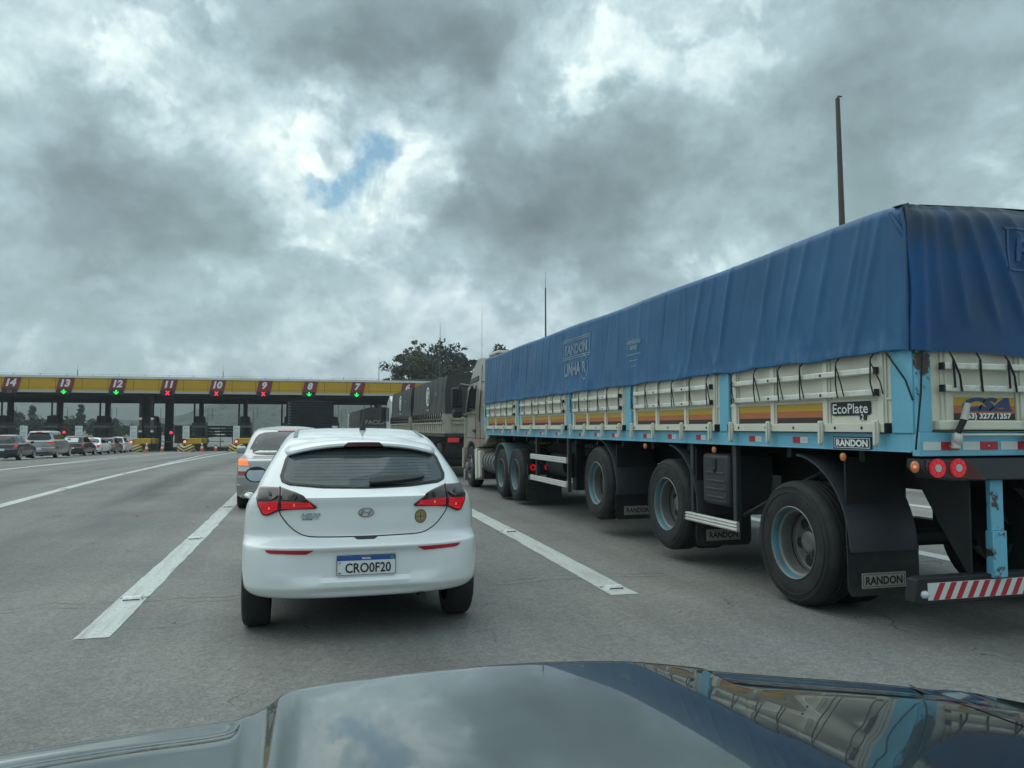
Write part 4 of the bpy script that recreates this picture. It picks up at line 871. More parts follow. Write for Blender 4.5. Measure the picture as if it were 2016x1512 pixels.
b = MB(); b.box(LX+.03, LX+.55, tw(6.72), tw(7.22), .70, 1.215); tbx = b.build('tool_box', M['fender'], truck, 30, .04)
b = MB()
for z in (.78, .86, .94, 1.02): b.box(LX+.022, LX+.034, tw(6.78), tw(7.15), z-.012, z+.012)
b.build('ribs', M['fender'], tbx, 30, .006)
b = MB(); b.box(LX+.018, LX+.03, tw(6.93), tw(7.0), 1.07, 1.16); b.sphere((LX+.02, tw(6.965), 1.05), .012, .02, .03, 8, 6); b.build('lock', M['ink'], tbx, 0)
b = MB(); b.cyl((-.95, tw(12.0), .85), (-.95, tw(12.9), .85), .2, 18); b.build('air_tank', M['chassis'], truck, 50); b = MB(); b.cyl((-.3, tw(11.6), .8), (.3, tw(11.6), .8), .16, 18); b.build('air_tank', M['chassis'], truck, 50)
for x in (LX+.35, 1.0): b = MB(); b.box(x, x+.15, tw(11.9), tw(12.1), .45, 1.25); b.build('landing_leg', M['chassis'], truck, 0)
# tractor unit ---------------------------------------------------------
for k, (y, z) in enumerate(((14.42, .565), (15.52, .535))):
    for x, lf in ((LX+.02, True), (LX+.365, True), (1.28, False), (.935, False)): put_wheel(WD, truck, x, tw(y), z, lf, .98, k*.4)
for x, lf in ((LX+.08, True), (1.22, False)): put_wheel(WS, truck, x, tw(18.85), .505, lf, .98)
M['fender_blue'] = mat('fender_blue_grey', (.12, .19, .21), .5, dirt=(.10, .11, .11), ds=4, damt=.6)
fender(tw(15.50), .53, .62, 5, 178, LX+.0, LX+.66, truck, M['fender_blue'])
b = MB()
for x in (-.45, .35): b.box(x, x+.1, tw(13.6), tw(19.4), .72, .98)
b.box(-.9, .9, tw(13.62), tw(13.68), .55, .95); b.build('chassis_frame', M['chassis'], truck, 0)
for x0, x1 in ((LX+.03, LX+.72), (.55, 1.2)): b = MB(); b.box(x0, x1, tw(13.72), tw(13.735), .12, .58); b.build('mudflap', M['flap'], truck, 0)
b = MB(); b.box(LX+.04, LX+.62, tw(13.66), tw(13.72), .60, .80, 0)
for u in (.14, .42):
    b.disc((LX+u, tw(13.655), .74), .07, 'y', 18, 1)
    for k in range(8): a = 2*math.pi*k/8; b.disc((LX+u+.045*math.cos(a), tw(13.648), .74+.045*math.sin(a)), .016, 'y', 8, 2)
b.box(LX+.06, LX+.5, tw(13.65), tw(13.66), .52, .60, 3); b.build('tail_lamp', [M['chassis'], M['red_lens'], M['red_lit'], M['plate_grey']], truck, 0)
M['badge_gold'] = mat('badge_gold', (.25, .22, .05), .5)
b = MB(); b.disc((LX+.2, tw(13.3), 1.2), .22, 'y', 24, 0, .01, .07); put_text(b, 'Randon', .09, lambda p: (LX+.2+p[0], tw(13.285), 1.2+p[1]), 1, bold=.002, shear=.3, width=.34); b.build('emblem', [M['ink'], M['badge_gold']], truck, 30)
b = MB(); put_text(b, 'RANDON', .07, lambda p: (LX+.75+p[0], tw(12.3), 1.16+p[1]), 0, bold=.002, width=.36); b.build('small_lettering', M['white_ink'], truck, 0)
# cab
cy = tw
SIDE = [(17.12, 1.10), (17.12, 2.98), (17.25, 3.10), (17.95, 3.17), (18.30, 3.14), (18.62, 2.98), (19.05, 2.62), (19.35, 2.45), (19.62, 1.55), (19.66, 1.0), (19.62, .55), (19.50, .42), (19.42, .42), (19.40, .72), (19.28, .95), (19.0, 1.10), (18.7, 1.13), (18.4, 1.05), (18.22, .90), (18.16, .98)]
b = MB(); n_ = len(SIDE)
def lx_at(z): return -1.235+.06*max(0, (z-1.9)/1.2)
rings = []
for s in (0, 1):
    pass
V_ = [(lx_at(z), cy(y), z) for y, z in SIDE]+[(-lx_at(z), cy(y), z) for y, z in SIDE]
b.add(V_, [list(range(n_))[::-1], list(range(n_, 2*n_))]+[(i, (i+1) % n_, n_+(i+1) % n_, n_+i) for i in range(n_)])
cab = b.build('cab', M['cab'], truck, 28, .05)
cf = lambda y, z: (lx_at(z), y, z)
O = (-1, 0, 0)
b = MB(); patch(b, [(cy(18.32), 1.93), (cy(19.25), 1.86), (cy(19.22), 2.05), (cy(18.98), 2.50), (cy(18.32), 2.50)], cf, O, .006, .01, .2); b.build('side_window', M['dark_glass'], cab, 30)
b = MB(); patch(b, [(cy(18.10), 2.60), (cy(19.0), 2.56), (cy(18.9), 2.67), (cy(18.10), 2.72)], cf, O, .012, .018, .2); b.build('upper_trim', M['cab_dark'], cab, 30)
b = MB()
for ln in ([(cy(18.2), 2.55), (cy(18.2), 1.2)], [(cy(17.72), 2.95), (cy(17.72), 1.05)], [(cy(19.3), 1.80), (cy(18.25), 1.80)], [(cy(17.15), 2.55), (cy(17.75), 2.55)], [(cy(19.3), 1.22), (cy(17.2), 1.22)], [(cy(19.28), 2.42), (cy(19.34), 1.25)]): ribbon(b, dense(ln, .1), .014, cf, O, .004, .006)
b.build('door_seams', M['seam'], cab, 0)
b = MB(); b.box(lx_at(1.7)-.03, lx_at(1.7)+.01, cy(18.26), cy(18.46), 1.36, 1.43); b.build('door_handle', M['cab_dark'], cab, 30, .01)
b = MB(); patch(b, [(cy(17.75), 2.35), (cy(18.2), 2.35), (cy(18.25), 1.86), (cy(17.85), 1.6)], cf, O, .007, .012, .2); b.build('side_panel', mat('cab_beige_dark', (.17, .15, .12), .35, coat=.4), cab, 30)  # darker beige panel laid on the cab side
b = MB(); b.prism([(cy(16.80), 1.25), (cy(17.10), 1.15), (cy(17.10), 3.08), (cy(16.95), 3.05), (cy(16.80), 2.9)], 'x', -1.25, -1.20); b.build('air_deflector', mat('deflector_cream', (.50, .46, .36), .4, coat=.4, dirt=(.3, .27, .2), ds=2, damt=.4), truck, 30, .012)
b = MB(); b.box(-1.0, 1.0, cy(17.1), cy(17.9), 3.14, 3.26); b.build('roof_deflector', M['cab'], truck, 30, .06)
def mirror_arm(s):
    b = MB(); b.tube([(s*1.17, cy(19.1), 2.52), (s*1.34, cy(19.45), 2.58), (s*1.42, cy(19.5), 2.45)], .035, 8); b.tube([(s*1.2, cy(19.3), 1.75), (s*1.34, cy(19.5), 1.80), (s*1.42, cy(19.5), 1.9)], .035, 8); a = b.build('mirror_arm', M['cab_dark'], truck, 50)
    b = MB(); b.box(s*1.30, s*1.58, cy(19.42), cy(19.58), 1.98, 2.5); b.build('mirror', M['black_plastic'], a, 30, .05)
    b = MB(); b.box(s*1.31, s*1.56, cy(19.42), cy(19.56), 1.72, 1.93); b.build('mirror', M['fender'], a, 30, .05)
    b = MB(); b.box(s*1.33, s*1.55, cy(19.414), cy(19.42), 2.02, 2.46); b.build('mirror_glass', M['dark_glass'], a, 0)
mirror_arm(-1); mirror_arm(1)
b = MB(); b.prism([(cy(18.22), .95), (cy(18.02), .98), (cy(17.95), .28), (cy(18.12), .22)], 'x', -1.26, -.75); b.prism([(cy(17.9), .92), (cy(17.72), .92), (cy(17.66), .32), (cy(17.82), .26)], 'x', -1.25, -1.1); b.build('step_panel', M['cream'], truck, 30, .02)
b = MB(); b.prism([(cy(19.66), .95), (cy(19.4), .98), (cy(19.42), .45), (cy(19.66), .42)], 'x', -1.27, -.9); b.prism([(cy(19.60), .42), (cy(19.44), .42), (cy(19.44), .12), (cy(19.58), .14)], 'x', -1.24, -1.0); b.build('bumper_corner', M['cab'], truck, 30, .02)
b = MB(); b.cyl((-.98, cy(16.35), .68), (-.98, cy(17.55), .68), .24, 20)
for k in range(5): b.lathe([(.24, -.02), (.262, -.02), (.262, .02), (.24, .02)], 'y', (-.98, cy(16.45+k*.26), .68), 20)
b.cyl((-.7, cy(17.3), .9), (-.7, cy(17.9), .9), .2, 14); b.build('fuel_tank', M['rim_grey'], truck, 50)
b = MB(); b.box(-1.0, 1.0, cy(16.3), cy(17.1), .75, 1.25); b.box(-1.2, -.7, cy(17.5), cy(18.3), .28, .55); b.build('engine_skirt', M['chassis'], truck, 0, .02)

# ------------------------------------------------------------------ second truck: dark tarpaulins over cream boards
M['tarp_dark'] = mat('charcoal_tarpaulin', (.035, .037, .035), .6, var=.25, vs=1.5, dirt=(.07, .068, .06), ds=1.2, damt=.5, bump=.1, bs=5)
M['cream_old'] = mat('old_cream_paint', (.40, .37, .30), .6, dirt=(.16, .14, .11), ds=3, damt=.7)
M['white_cab'] = mat('white_cab', (.66, .67, .66), .4, coat=.5)
T2X, T2Y = 5.30, 22.2
t2 = thing('cargo_truck', 'truck with charcoal tarpaulins on two cream-boarded bodies ahead of the blue one', 'truck', (T2X, T2Y, -.02))
def crate_body(parent, y0, y1):
    n_ = int((y1-y0)/.09); ph = random.random()*6; P = []
    for i in range(n_+1):
        y = y0+(y1-y0)*i/n_; w = .02*math.sin(y*7+ph)+.018*noise.noise(Vector((y*2.5, ph, 0))); zt = 3.02+.05*noise.noise(Vector((y*.8, ph, 4)))
        P.append([(-1.29+w*.7, y, 1.90), (-1.27-w, y, 2.25), (-1.26-w, y, 2.6), (-1.22, y, zt), (-.6, y, zt+.09), (0, y, zt+.13), (.6, y, zt+.09), (1.22, y, zt), (1.26, y, 2.5), (1.29, y, 1.90)])
    b = MB(); b.loft(P, False, False); b.add(P[0], [list(range(10))]); b.add(P[-1], [list(range(10))]); tp = b.build('tarpaulin', M['tarp_dark'], parent, 40)
    yc = (y0+y1)/2-.4
    b = MB(); b.lathe([(.25, -1.315), (.31, -1.325), (.31, -1.31)], 'x', (0, yc, 2.5), 28); b.lathe([(.06, -1.315), (.12, -1.325), (.13, -1.31)], 'x', (0, yc, 2.54), 20); b.box(-1.325, -1.31, yc-.03, yc+.03, 2.3, 2.42); b.box(-1.325, -1.31, yc-.2, yc+.2, 2.05, 2.07); b.build('printed_roundel', M['white_ink'], tp, 0)
    b = MB(); put_text(b, 'lonas', .2, lambda p: (-1.32, yc-1.6-p[0], 2.55+p[1]), 0); b.build('small_lettering', M['faded_print'], tp, 0)
    b = MB(); b.box(-1.29, 1.29, y0+.02, y1-.02, 1.32, 1.92); k = int((y1-y0)/.42)
    for i in range(k+1): y = y0+.1+(y1-y0-.2)*i/k; b.box(-1.315, -1.29, y-.035, y+.035, 1.36, 1.92); b.box(1.29, 1.31, y-.03, y+.03, 1.36, 1.92)
    for x in (-1.0, -.5, 0, .5, 1.0): b.box(x-.03, x+.03, y0-.01, y0+.02, 1.36, 1.92)
    bd = b.build('side_boards', M['cream_old'], parent, 30)
    for z in (1.62, 1.74):
        b = MB(); b.box(-1.345, -1.316, y0+.15, y1-.15, z-.02, z+.02); b.box(-1.1, 1.1, y0-.04, y0-.011, z-.02, z+.02); b.build('lashing_rail', M['cream_old'], bd, 0)
    for i in range(k):
        y = y0+.3+(y1-y0-.5)*i/k; b = MB(); b.tube([(-1.335, y, 1.93), (-1.35, y+.08, 1.72), (-1.35, y+.25, 1.66), (-1.335, y+.36, 1.93)], .014, 4); b.build('rope', M['rope'], bd, 0)
    b = MB(); b.box(-1.3, 1.3, y0, y1, 1.22, 1.32); b.build('deck_rail', M['cab_dark'], parent, 0)
crate_body(t2, 0, 6.75); crate_body(t2, 7.35, 14.1)
b = MB()
for x in (-.5, .4): b.box(x, x+.1, .2, 16.5, .9, 1.22)
b.box(-1.22, 1.22, .0, .08, .62, .72); b.build('chassis_frame', M['chassis'], t2, 0)
for x in (-1.2, .86): b = MB(); b.box(x, x+.34, -.03, .0, 1.06, 1.19); b.build('tail_lamp', M['red_dim'], t2, 0, .01)
for x0, x1, z0 in ((-1.25, -.5, .35), (.5, 1.25, .35), (-.49, .49, .5)): b = MB(); b.box(x0, x1, .05, .07, z0, 1.05); b.build('mudflap', M['flap'], t2, 0)
b = MB(); b.box(-1.25, 1.25, -.03, .04, .42, .55); b.build('underrun_bar', M['chassis'], t2, 0, .01)
for y in (1.2, 2.45, 5.6, 9.0, 10.3, 13.4): 
    for x, lf in ((-1.28, True), (1.28, False)): put_wheel(WD, t2, x, y, .515, lf)
b = MB(); b.prism([(14.5, .9), (14.5, 2.75), (15.2, 3.0), (16.2, 2.75), (16.5, 2.0), (16.55, .5), (16.2, .45), (16.0, .95), (15.3, .95)], 'x', -1.25, 1.25); c2 = b.build('cab', M['white_cab'], t2, 28, .05)
b = MB(); b.prism([(15.4, 1.8), (16.35, 1.75), (16.2, 2.45), (15.4, 2.45)], 'x', -1.262, -1.252); b.build('side_window', M['dark_glass'], c2, 0)
b = MB(); b.box(-1.55, -1.32, 16.2, 16.35, 1.75, 2.5); b.build('mirror', M['black_plastic'], t2, 30, .04)
for x, lf in ((-1.2, True), (1.2, False)): put_wheel(WS, t2, x, 15.7, .515, lf)

# third truck: dark covered body seen from behind, lettering across its rear
t3 = thing('cargo_truck', 'distant dark covered truck with big pale lettering across its rear sheet', 'truck', (4.75, 49.0, GZ(49)), 0)
b = MB(); P = []
for y in np.linspace(0, 12, 30): w = .02*math.sin(y*5); P.append([(-1.28, y, 1.35), (-1.27-w, y, 2.3), (-1.24, y, 2.98), (-.7, y, 3.12), (0, y, 3.16), (.7, y, 3.12), (1.24, y, 2.98), (1.27, y, 2.3), (1.28, y, 1.35)])
b.loft(P, False, False); b.add(P[0], [list(range(9))]); b.add(P[-1], [list(range(9))]); tp = b.build('tarpaulin', M['tarp_dark'], t3, 40)
b = MB(); put_text(b, 'FACCHINI', .36, lambda p: (p[0], -.02, 2.2+p[1]), 0, bold=.014, width=1.9); b.box(-.9, .9, -.02, -.015, 1.88, 1.91); b.build('lettering', mat('grey_print', (.22, .22, .21), .6), tp, 0)
b = MB(); b.box(-1.29, 1.29, -.03, 12.03, 1.15, 1.35); b.box(-.5, .5, .3, 11.8, .7, 1.15); b.build('chassis_frame', M['chassis'], t3, 0)
for x in (-1.2, .8): b = MB(); b.box(x, x+.4, -.05, -.03, 1.0, 1.12); b.build('tail_lamp', M['red_lens'], t3, 0)
for y in (1.2, 2.45, 9.5): 
    for x, lf in ((-1.28, True), (1.28, False)): put_wheel(WD, t3, x, y, .515, lf)
b = MB(); b.prism([(12.3, .7), (12.3, 2.8), (13.2, 2.95), (14.0, 2.6), (14.2, 1.8), (14.2, .5)], 'x', -1.24, 1.24); b.build('cab', M['white_cab'], t3, 28, .05)
for x, lf in ((-1.2, True), (1.2, False)): put_wheel(WS, t3, x, 13.5, .515, lf)

# low-loader stacked with dark slatted racks, straight ahead
t4 = thing('low_loader', 'low flat trailer carrying a tall dark slatted rack, beyond the white car roof', 'truck', (.5, 46, GZ(46)), 0)
b = MB(); b.box(-1.18, 1.18, .6, 4.6, 1.25, 3.36)
for k in range(14): z = 1.32+k*.15; b.box(-1.22, 1.22, .50, .60, z, z+.085); b.box(-1.225, -1.18, .6, 4.6, z, z+.08)
rk = b.build('slatted_rack', mat('dark_slats', (.016, .022, .028), .5, var=.3), t4, 30, .008)
b = MB()
for k in range(12): z = 1.36+k*.165; b.box(-1.30, -1.14, .44, .50, z, z+.05)
b.box(-1.30, -1.27, .44, .5, 1.2, 3.36); b.build('ladder', mat('ladder_grey', (.16, .18, .18), .5), t4, 0)
b = MB(); b.prism([(-1.62, 1.02), (-1.62, 1.22), (1.1, 1.22), (2.0, 1.06), (2.0, 1.0)], 'y', .0, 9.0); b.build('deck', M['chassis'], t4, 30, .01)
b = MB(); b.box(-1.62, -1.3, -.02, 0, 1.08, 1.24); b.build('white_marker', M['plate_white'], t4, 0)
for y in (1.0, 2.2, 3.4):
    for x, lf in ((-1.28, True), (1.28, False)): put_wheel(WD, t4, x, y, .515, lf)
b = MB(); b.prism([(9.3, .7), (9.3, 2.6), (10.2, 2.75), (11.2, 2.4), (11.4, 1.7), (11.4, .5)], 'x', -1.24, 1.24); b.build('cab', M['black_paint'], t4, 28, .05)
for x, lf in ((-1.2, True), (1.2, False)): put_wheel(WS, t4, x, 10.6, .515, lf)

# ================================================================== CARS
class Body:
    """car shell described by horizontal slices: half width, tail and nose position at each height"""
    def __init__(s, width, rear, front, dr=.42, df=.6, p=2.7, n=20, sub=3, extra=None):
        s.w, s.r, s.f = curve(width), curve(rear), curve(front); s.dr, s.df, s.p, s.n = dr, df, p, n; s.extra = extra
        ks = sorted(set([z for z, _ in width+rear+front])); s.z0, s.z1 = ks[0], ks[-1]; zs = []
        for a, b in zip(ks, ks[1:]): zs += [a+(b-a)*i/sub for i in range(sub)]
        s.zs = zs+[ks[-1]]
    def caps(s, z):
        L_ = s.f(z)-s.r(z); k = min(1, .96*L_/(s.dr+s.df)); return s.dr*k, s.df*k
    def rear(s, x, z):
        w = s.w(z); d, _ = s.caps(z); t = min(.9995, abs(x)/w); y = s.r(z)+d*(1-(1-t**s.p)**(1/s.p))
        return (x, y+(s.extra(x, z) if s.extra else 0), z)
    def front(s, x, z):
        w = s.w(z); _, d = s.caps(z); t = min(.9995, abs(x)/w); return (x, s.f(z)-d*(1-(1-t**s.p)**(1/s.p)), z)
    def side(s, y, z, sg=1):
        w = s.w(z); d, e = s.caps(z); r, f = s.r(z), s.f(z); k = 0
        if y < r+d: k = 1-(y-r)/d
        elif y > f-e: k = 1-(f-y)/e
        k = min(max(k, 0), 1); return (sg*w*(1-k**s.p)**(1/s.p), y, z)
    def ring(s, z, off=0.0):
        w = s.w(z)-off; d, e = s.caps(z); r, f = s.r(z)+off, s.f(z)-off; n = s.n; R = []; q = 2/s.p
        for i in range(2*n+1):
            a = (i/n-1)*math.pi/2; sx, cx = math.sin(a), abs(math.cos(a)); x = w*math.copysign(abs(sx)**q, sx); R.append((x, r+d*(1-cx**q)+(s.extra(x, z) if s.extra and not off else 0), z))
        m = 16
        for i in range(1, m): R.append((w, r+d+(f-e-r-d)*i/m, z))
        for i in range(2*n+1):
            a = (1-i/n)*math.pi/2; sx, cx = math.sin(a), abs(math.cos(a)); R.append((w*math.copysign(abs(sx)**q, sx), f-e*(1-cx**q), z))
        for i in range(1, m): R.append((-w, f-e+(r+d-f+e)*i/m, z))
        return R
    def mesh(s):
        b = MB(); b.loft([s.ring(z) for z in s.zs], True, True, 0); return b
def arches(o, wy, R, w, zc):
    cut = []
    for y in wy:
        for sg in (-1, 1):
            b = MB(); b.cyl((sg*(w-.30), y, zc), (sg*(w+.3), y, zc), R, 28); b.m = [0]*len(b.m); c = b.build('cutter', [M['trim'], M['trim']], None, 0)
            c.data.polygons.foreach_set('material_index', [1]*len(c.data.polygons)); cut.append(c)
    boolean(o, cut)
def car_wheel(R, w, style='alloy'):
    t = MB(); t.lathe([(R*.64, .004), (R*.70, -.004), (R*.86, -.008), (R*.95, .004), (R, .03), (R, w-.03), (R*.95, w-.004), (R*.7, w), (R*.64, w-.004)], 'x', (0, 0, 0), 36)
    for k in (.25, .5, .75): t.lathe([(R*1.001, w*k-.006), (R*.985, w*k), (R*1.001, w*k+.006)], 'x', (0, 0, 0), 36)
    o = t.build('wheel', M['rubber'], None, 40); r = MB()
    r.lathe([(R*.66, .0), (R*.67, -.006), (R*.63, -.004), (R*.60, .02), (R*.58, .09)], 'x', (0, 0, 0), 32, mi=0); r.lathe([(R*.58, .09), (.001, .09)], 'x', (0, 0, 0), 24, mi=1)
    for k in range(7):
        a = 2*math.pi*k/7; u = Vector((0, math.cos(a), math.sin(a))); p = Vector((0, -math.sin(a), math.cos(a)))
        pts = [u*.03-p*.022, u*.03+p*.022, u*R*.62+p*.03, u*R*.62-p*.03]; r.add([tuple(q+Vector((.012, 0, 0))) for q in pts]+[tuple(q+Vector((.05, 0, 0))) for q in pts], [(0, 1, 2, 3), (7, 6, 5, 4), (0, 4, 5, 1), (1, 5, 6, 2), (2, 6, 7, 3), (3, 7, 4, 0)], None, 0)
    r.lathe([(.055, .02), (.05, .004), (.001, .004)], 'x', (0, 0, 0), 14, mi=0); r.build('rim', [M['alloy'], M['seam']], o, 40); return o
CW = {}
def put_car_wheels(root, wy, tr, R=.30, w=.19):
    key = (R, w)
    if key not in CW: CW[key] = car_wheel(R, w); first = True
    else: first = False
    for y in wy:
        for sg in (-1, 1):
            o = CW[key] if first else copy_tree(CW[key]); first = False; o.parent = root; o.location = (sg*tr, y, R); o.rotation_euler = (random.random()*.0, 0, 0 if sg < 0 else math.pi)
CURVED = lambda pts: roundpoly(pts, .25, 4)
def mirror_pts(pts): return [(-a, b) for a, b in pts]

# ------------------------------------------------------------------ the white hatchback in front
def sm(a, b, t): t = min(1, max(0, (t-a)/(b-a))); return t*t*(3-2*t)
def hb_extra(x, z):
    ax = abs(x)
    rec = sm(.40, .44, z)*(1-sm(.59, .64, z))*(1-sm(.34, .60, ax)); e = .028*rec            # number plate recess
    e += -.012*math.exp(-((z-.655)/.02)**2)*(1-sm(.62, .78, ax))                          # bumper step
    e += .006*sm(.3, .5, ax)*sm(.70, .8, z)*(1-sm(.85, .9, z))
    zl = .425+.03*(ax/.7)**2; e += .010*math.exp(-((z-.345)/.03)**2)*(1-sm(.2, .5, ax))-.006*math.exp(-((z-zl)/.016)**2)*(1-sm(.62, .8, ax))*sm(.15, .6, ax)
    return e
HBW = [(.285, .74), (.30, .79), (.36, .835), (.50, .848), (.62, .85), (.72, .848), (.84, .842), (.92, .828), (.975, .80), (1.02, .768), (1.08, .745), (1.2, .685), (1.30, .628), (1.365, .59), (1.41, .556), (1.438, .52), (1.460, .43), (1.471, .26), (1.475, .06)]
HBR = [(.285, .10), (.30, .05), (.335, .022), (.38, .0), (.50, .0), (.61, .006), (.642, .012), (.655, .022), (.672, .058), (.705, .10), (.72, .108), (.80, .098), (.90, .092), (.968, .076), (.984, .074), (.992, .086), (1.02, .125), (1.05, .165), (1.10, .215), (1.20, .325), (1.30, .44), (1.345, .50), (1.38, .58), (1.41, .72), (1.44, .95), (1.462, 1.2), (1.472, 1.45), (1.475, 1.65)]
HBF = [(.285, 3.72), (.35, 3.82), (.5, 3.86), (.65, 3.84), (.72, 3.76), (.80, 3.55), (.88, 3.2), (.95, 2.92), (1.0, 2.78), (1.2, 2.42), (1.35, 2.1), (1.41, 1.95), (1.44, 1.86), (1.462, 1.78), (1.472, 1.72), (1.475, 1.68)]
HX, HY = .448, 5.50
hb = thing('hatchback', 'white hatchback right in front of us with lit red tail lamps and rear wiper', 'car', (HX, HY, 0))
B = Body(HBW, HBR, HBF, dr=.40, df=.75, p=2.75, n=34, sub=4, extra=hb_extra)
body = B.mesh().build('body', [M['white_paint'], M['interior']], hb, 32)
# hollow the cabin, then open the windows
CB = Body([(.78, .70), (.98, .74), (1.08, .70), (1.2, .645), (1.30, .59), (1.37, .53), (1.41, .44), (1.43, .2)], [(.78, .30), (.98, .22), (1.08, .27), (1.2, .385), (1.30, .50), (1.36, .60), (1.41, .80), (1.43, 1.1)], [(.78, 2.6), (1.0, 2.68), (1.2, 2.35), (1.35, 2.05), (1.41, 1.85), (1.43, 1.6)], dr=.36, df=.5, p=2.75, n=14, sub=2)
RWIN = [(x*1.05+.006, z) for x, z in [(-.575, 1.125), (-.565, 1.09), (-.52, 1.072), (-.30, 1.052), (0, 1.044), (.30, 1.052), (.52, 1.072), (.565, 1.09), (.575, 1.125), (.545, 1.24), (.515, 1.292), (.47, 1.318), (.25, 1.332), (0, 1.336), (-.25, 1.332), (-.47, 1.318), (-.515, 1.292), (-.545, 1.24)]]
def shrink(p, k): c = np.mean(np.array(p), 0); return [tuple(c+(np.array(q)-c)*k) for q in p]
def cutter(b):
    o = b.build('cutter', [M['interior'], M['interior']], None, 0); o.data.polygons.foreach_set('material_index', [1]*len(o.data.polygons)); return o
SWIN = [(.62, 1.08), (2.42, 1.02), (1.98, 1.33), (1.3, 1.37), (.85, 1.33)]
cb_ = MB(); cb_.prism(shrink(RWIN, .97), 'y', -.2, .95)
cs_ = MB(); cs_.prism([(.72, 1.10), (2.35, 1.05), (1.95, 1.31), (1.3, 1.35), (.9, 1.31)], 'x', -1.1, 1.1)
cf_ = MB(); cf_.prism([(-.58, 1.08), (.58, 1.08), (.50, 1.33), (-.50, 1.33)], 'y', 1.7, 3.2)
boolean(body, [cutter(CB.mesh()), cutter(cb_), cutter(cs_), cutter(cf_)])
arches(body, (.66, 3.16), .335, .85, .30)
M['tint_glass'] = glassmat('tinted_glass', (.42, .47, .48)); M['clear_glass'] = glassmat('clear_glass', (.8, .86, .86))
back = (0, -1, 0)
b = MB(); patch(b, RWIN, B.rear, back, .004, .005, .04); rw = b.build('rear_window', M['tint_glass'], hb, 40)
b = MB()
for z in np.linspace(1.10, 1.30, 10): ribbon(b, dense([(-.50, z), (.50, z)], .06), .0022, B.rear, back, .0005, .001)
b.build('heater_lines', M['seam'], rw, 0)
b = MB(); ribbon(b, dense(shrink(RWIN, .978), .03, True), .022, B.rear, back, .0015, .003, closed=True); b.build('window_border', M['seam'], rw, 0)
for sg in (-1, 1):
    b = MB(); patch(b, SWIN, lambda y, z: B.side(y, z, sg), (sg, 0, .3), .003, .004, .1); b.build('side_window', M['tint_glass'], hb, 40)
b = MB(); patch(b, [(-.66, 1.03), (.66, 1.03), (.53, 1.36), (-.53, 1.36)], B.front, (0, 1, .5), .003, .004, .08); b.build('windscreen', M['clear_glass'], hb, 40)
# cabin
b = MB()
for x in (-.36, .36):
    b.box(x-.20, x+.20, 1.55, 1.68, .79, 1.17); b.box(x-.09, x+.09, 1.56, 1.64, 1.18, 1.31)
b.box(-.62, .62, .62, .76, .79, 1.06)
for x in (-.36, .36): b.box(x-.10, x+.10, .64, .72, 1.065, 1.12)
b.build('seats', M['interior'], hb, 30, .03)
b = MB(); b.box(-.62, .62, 2.25, 2.55, .80, .98); b.build('dashboard', M['interior'], hb, 30, .03)
b = MB(); b.box(-.11, .11, 2.0, 2.03, 1.22, 1.29); b.cyl((0, 2.04, 1.27), (0, 2.12, 1.36), .012, 6); b.build('inside_mirror', M['trim'], hb, 30, .01)
b = MB(); b.box(-.30, -.27, 1.2, 1.22, 1.22, 1.33); b.build('hanging_tag', M['plate_white'], hb, 0)
# roof-edge spoiler
def spz(x): return -.080*(abs(x)/.58)**2.4
def spy(x): return .085*(abs(x)/.58)**2.4
rings = []
for i in range(41):
    x = -.605+1.21*i/40; e = 1-sm(.53, .605, abs(x)); dz, dy = spz(x), spy(x); zt = 1.425+dz*.55
    sec = [(.80+dy, zt+.002), (.66+dy, 1.412+dz*.8), (.50+dy, 1.392+dz*.95), (.415+dy, 1.376+dz), (.388+dy, 1.362+dz), (.386+dy, 1.345+dz), (.40+dy, 1.334+dz), (.48+dy, 1.334+dz), (.62+dy, 1.345+dz), (.80+dy, 1.36+dz)]
    c = (.66+dy, 1.385+dz*.9); rings.append([(x, c[0]+(a-c[0])*(.25+.75*e), c[1]+(z-c[1])*(.35+.65*e)) for a, z in sec])
b = MB(); b.loft(rings); b.build('spoiler', M['white_paint'], hb, 50)
b = MB(); rr = []
for i in range(21):
    x = -.145+.29*i/20; dz, dy = spz(x), spy(x); k = min(1, (.147-abs(x))/.03)
    rr.append([(x, .384+dy, 1.336+dz), (x, .379+dy, 1.34+dz), (x, .378+dy, 1.340+.026*k+dz), (x, .384+dy, 1.344+.026*k+dz), (x, .40+dy, 1.342+dz), (x, .40+dy, 1.334+dz)])
b.loft(rr); b.build('brake_light', M['maroon_lens'], hb, 40)
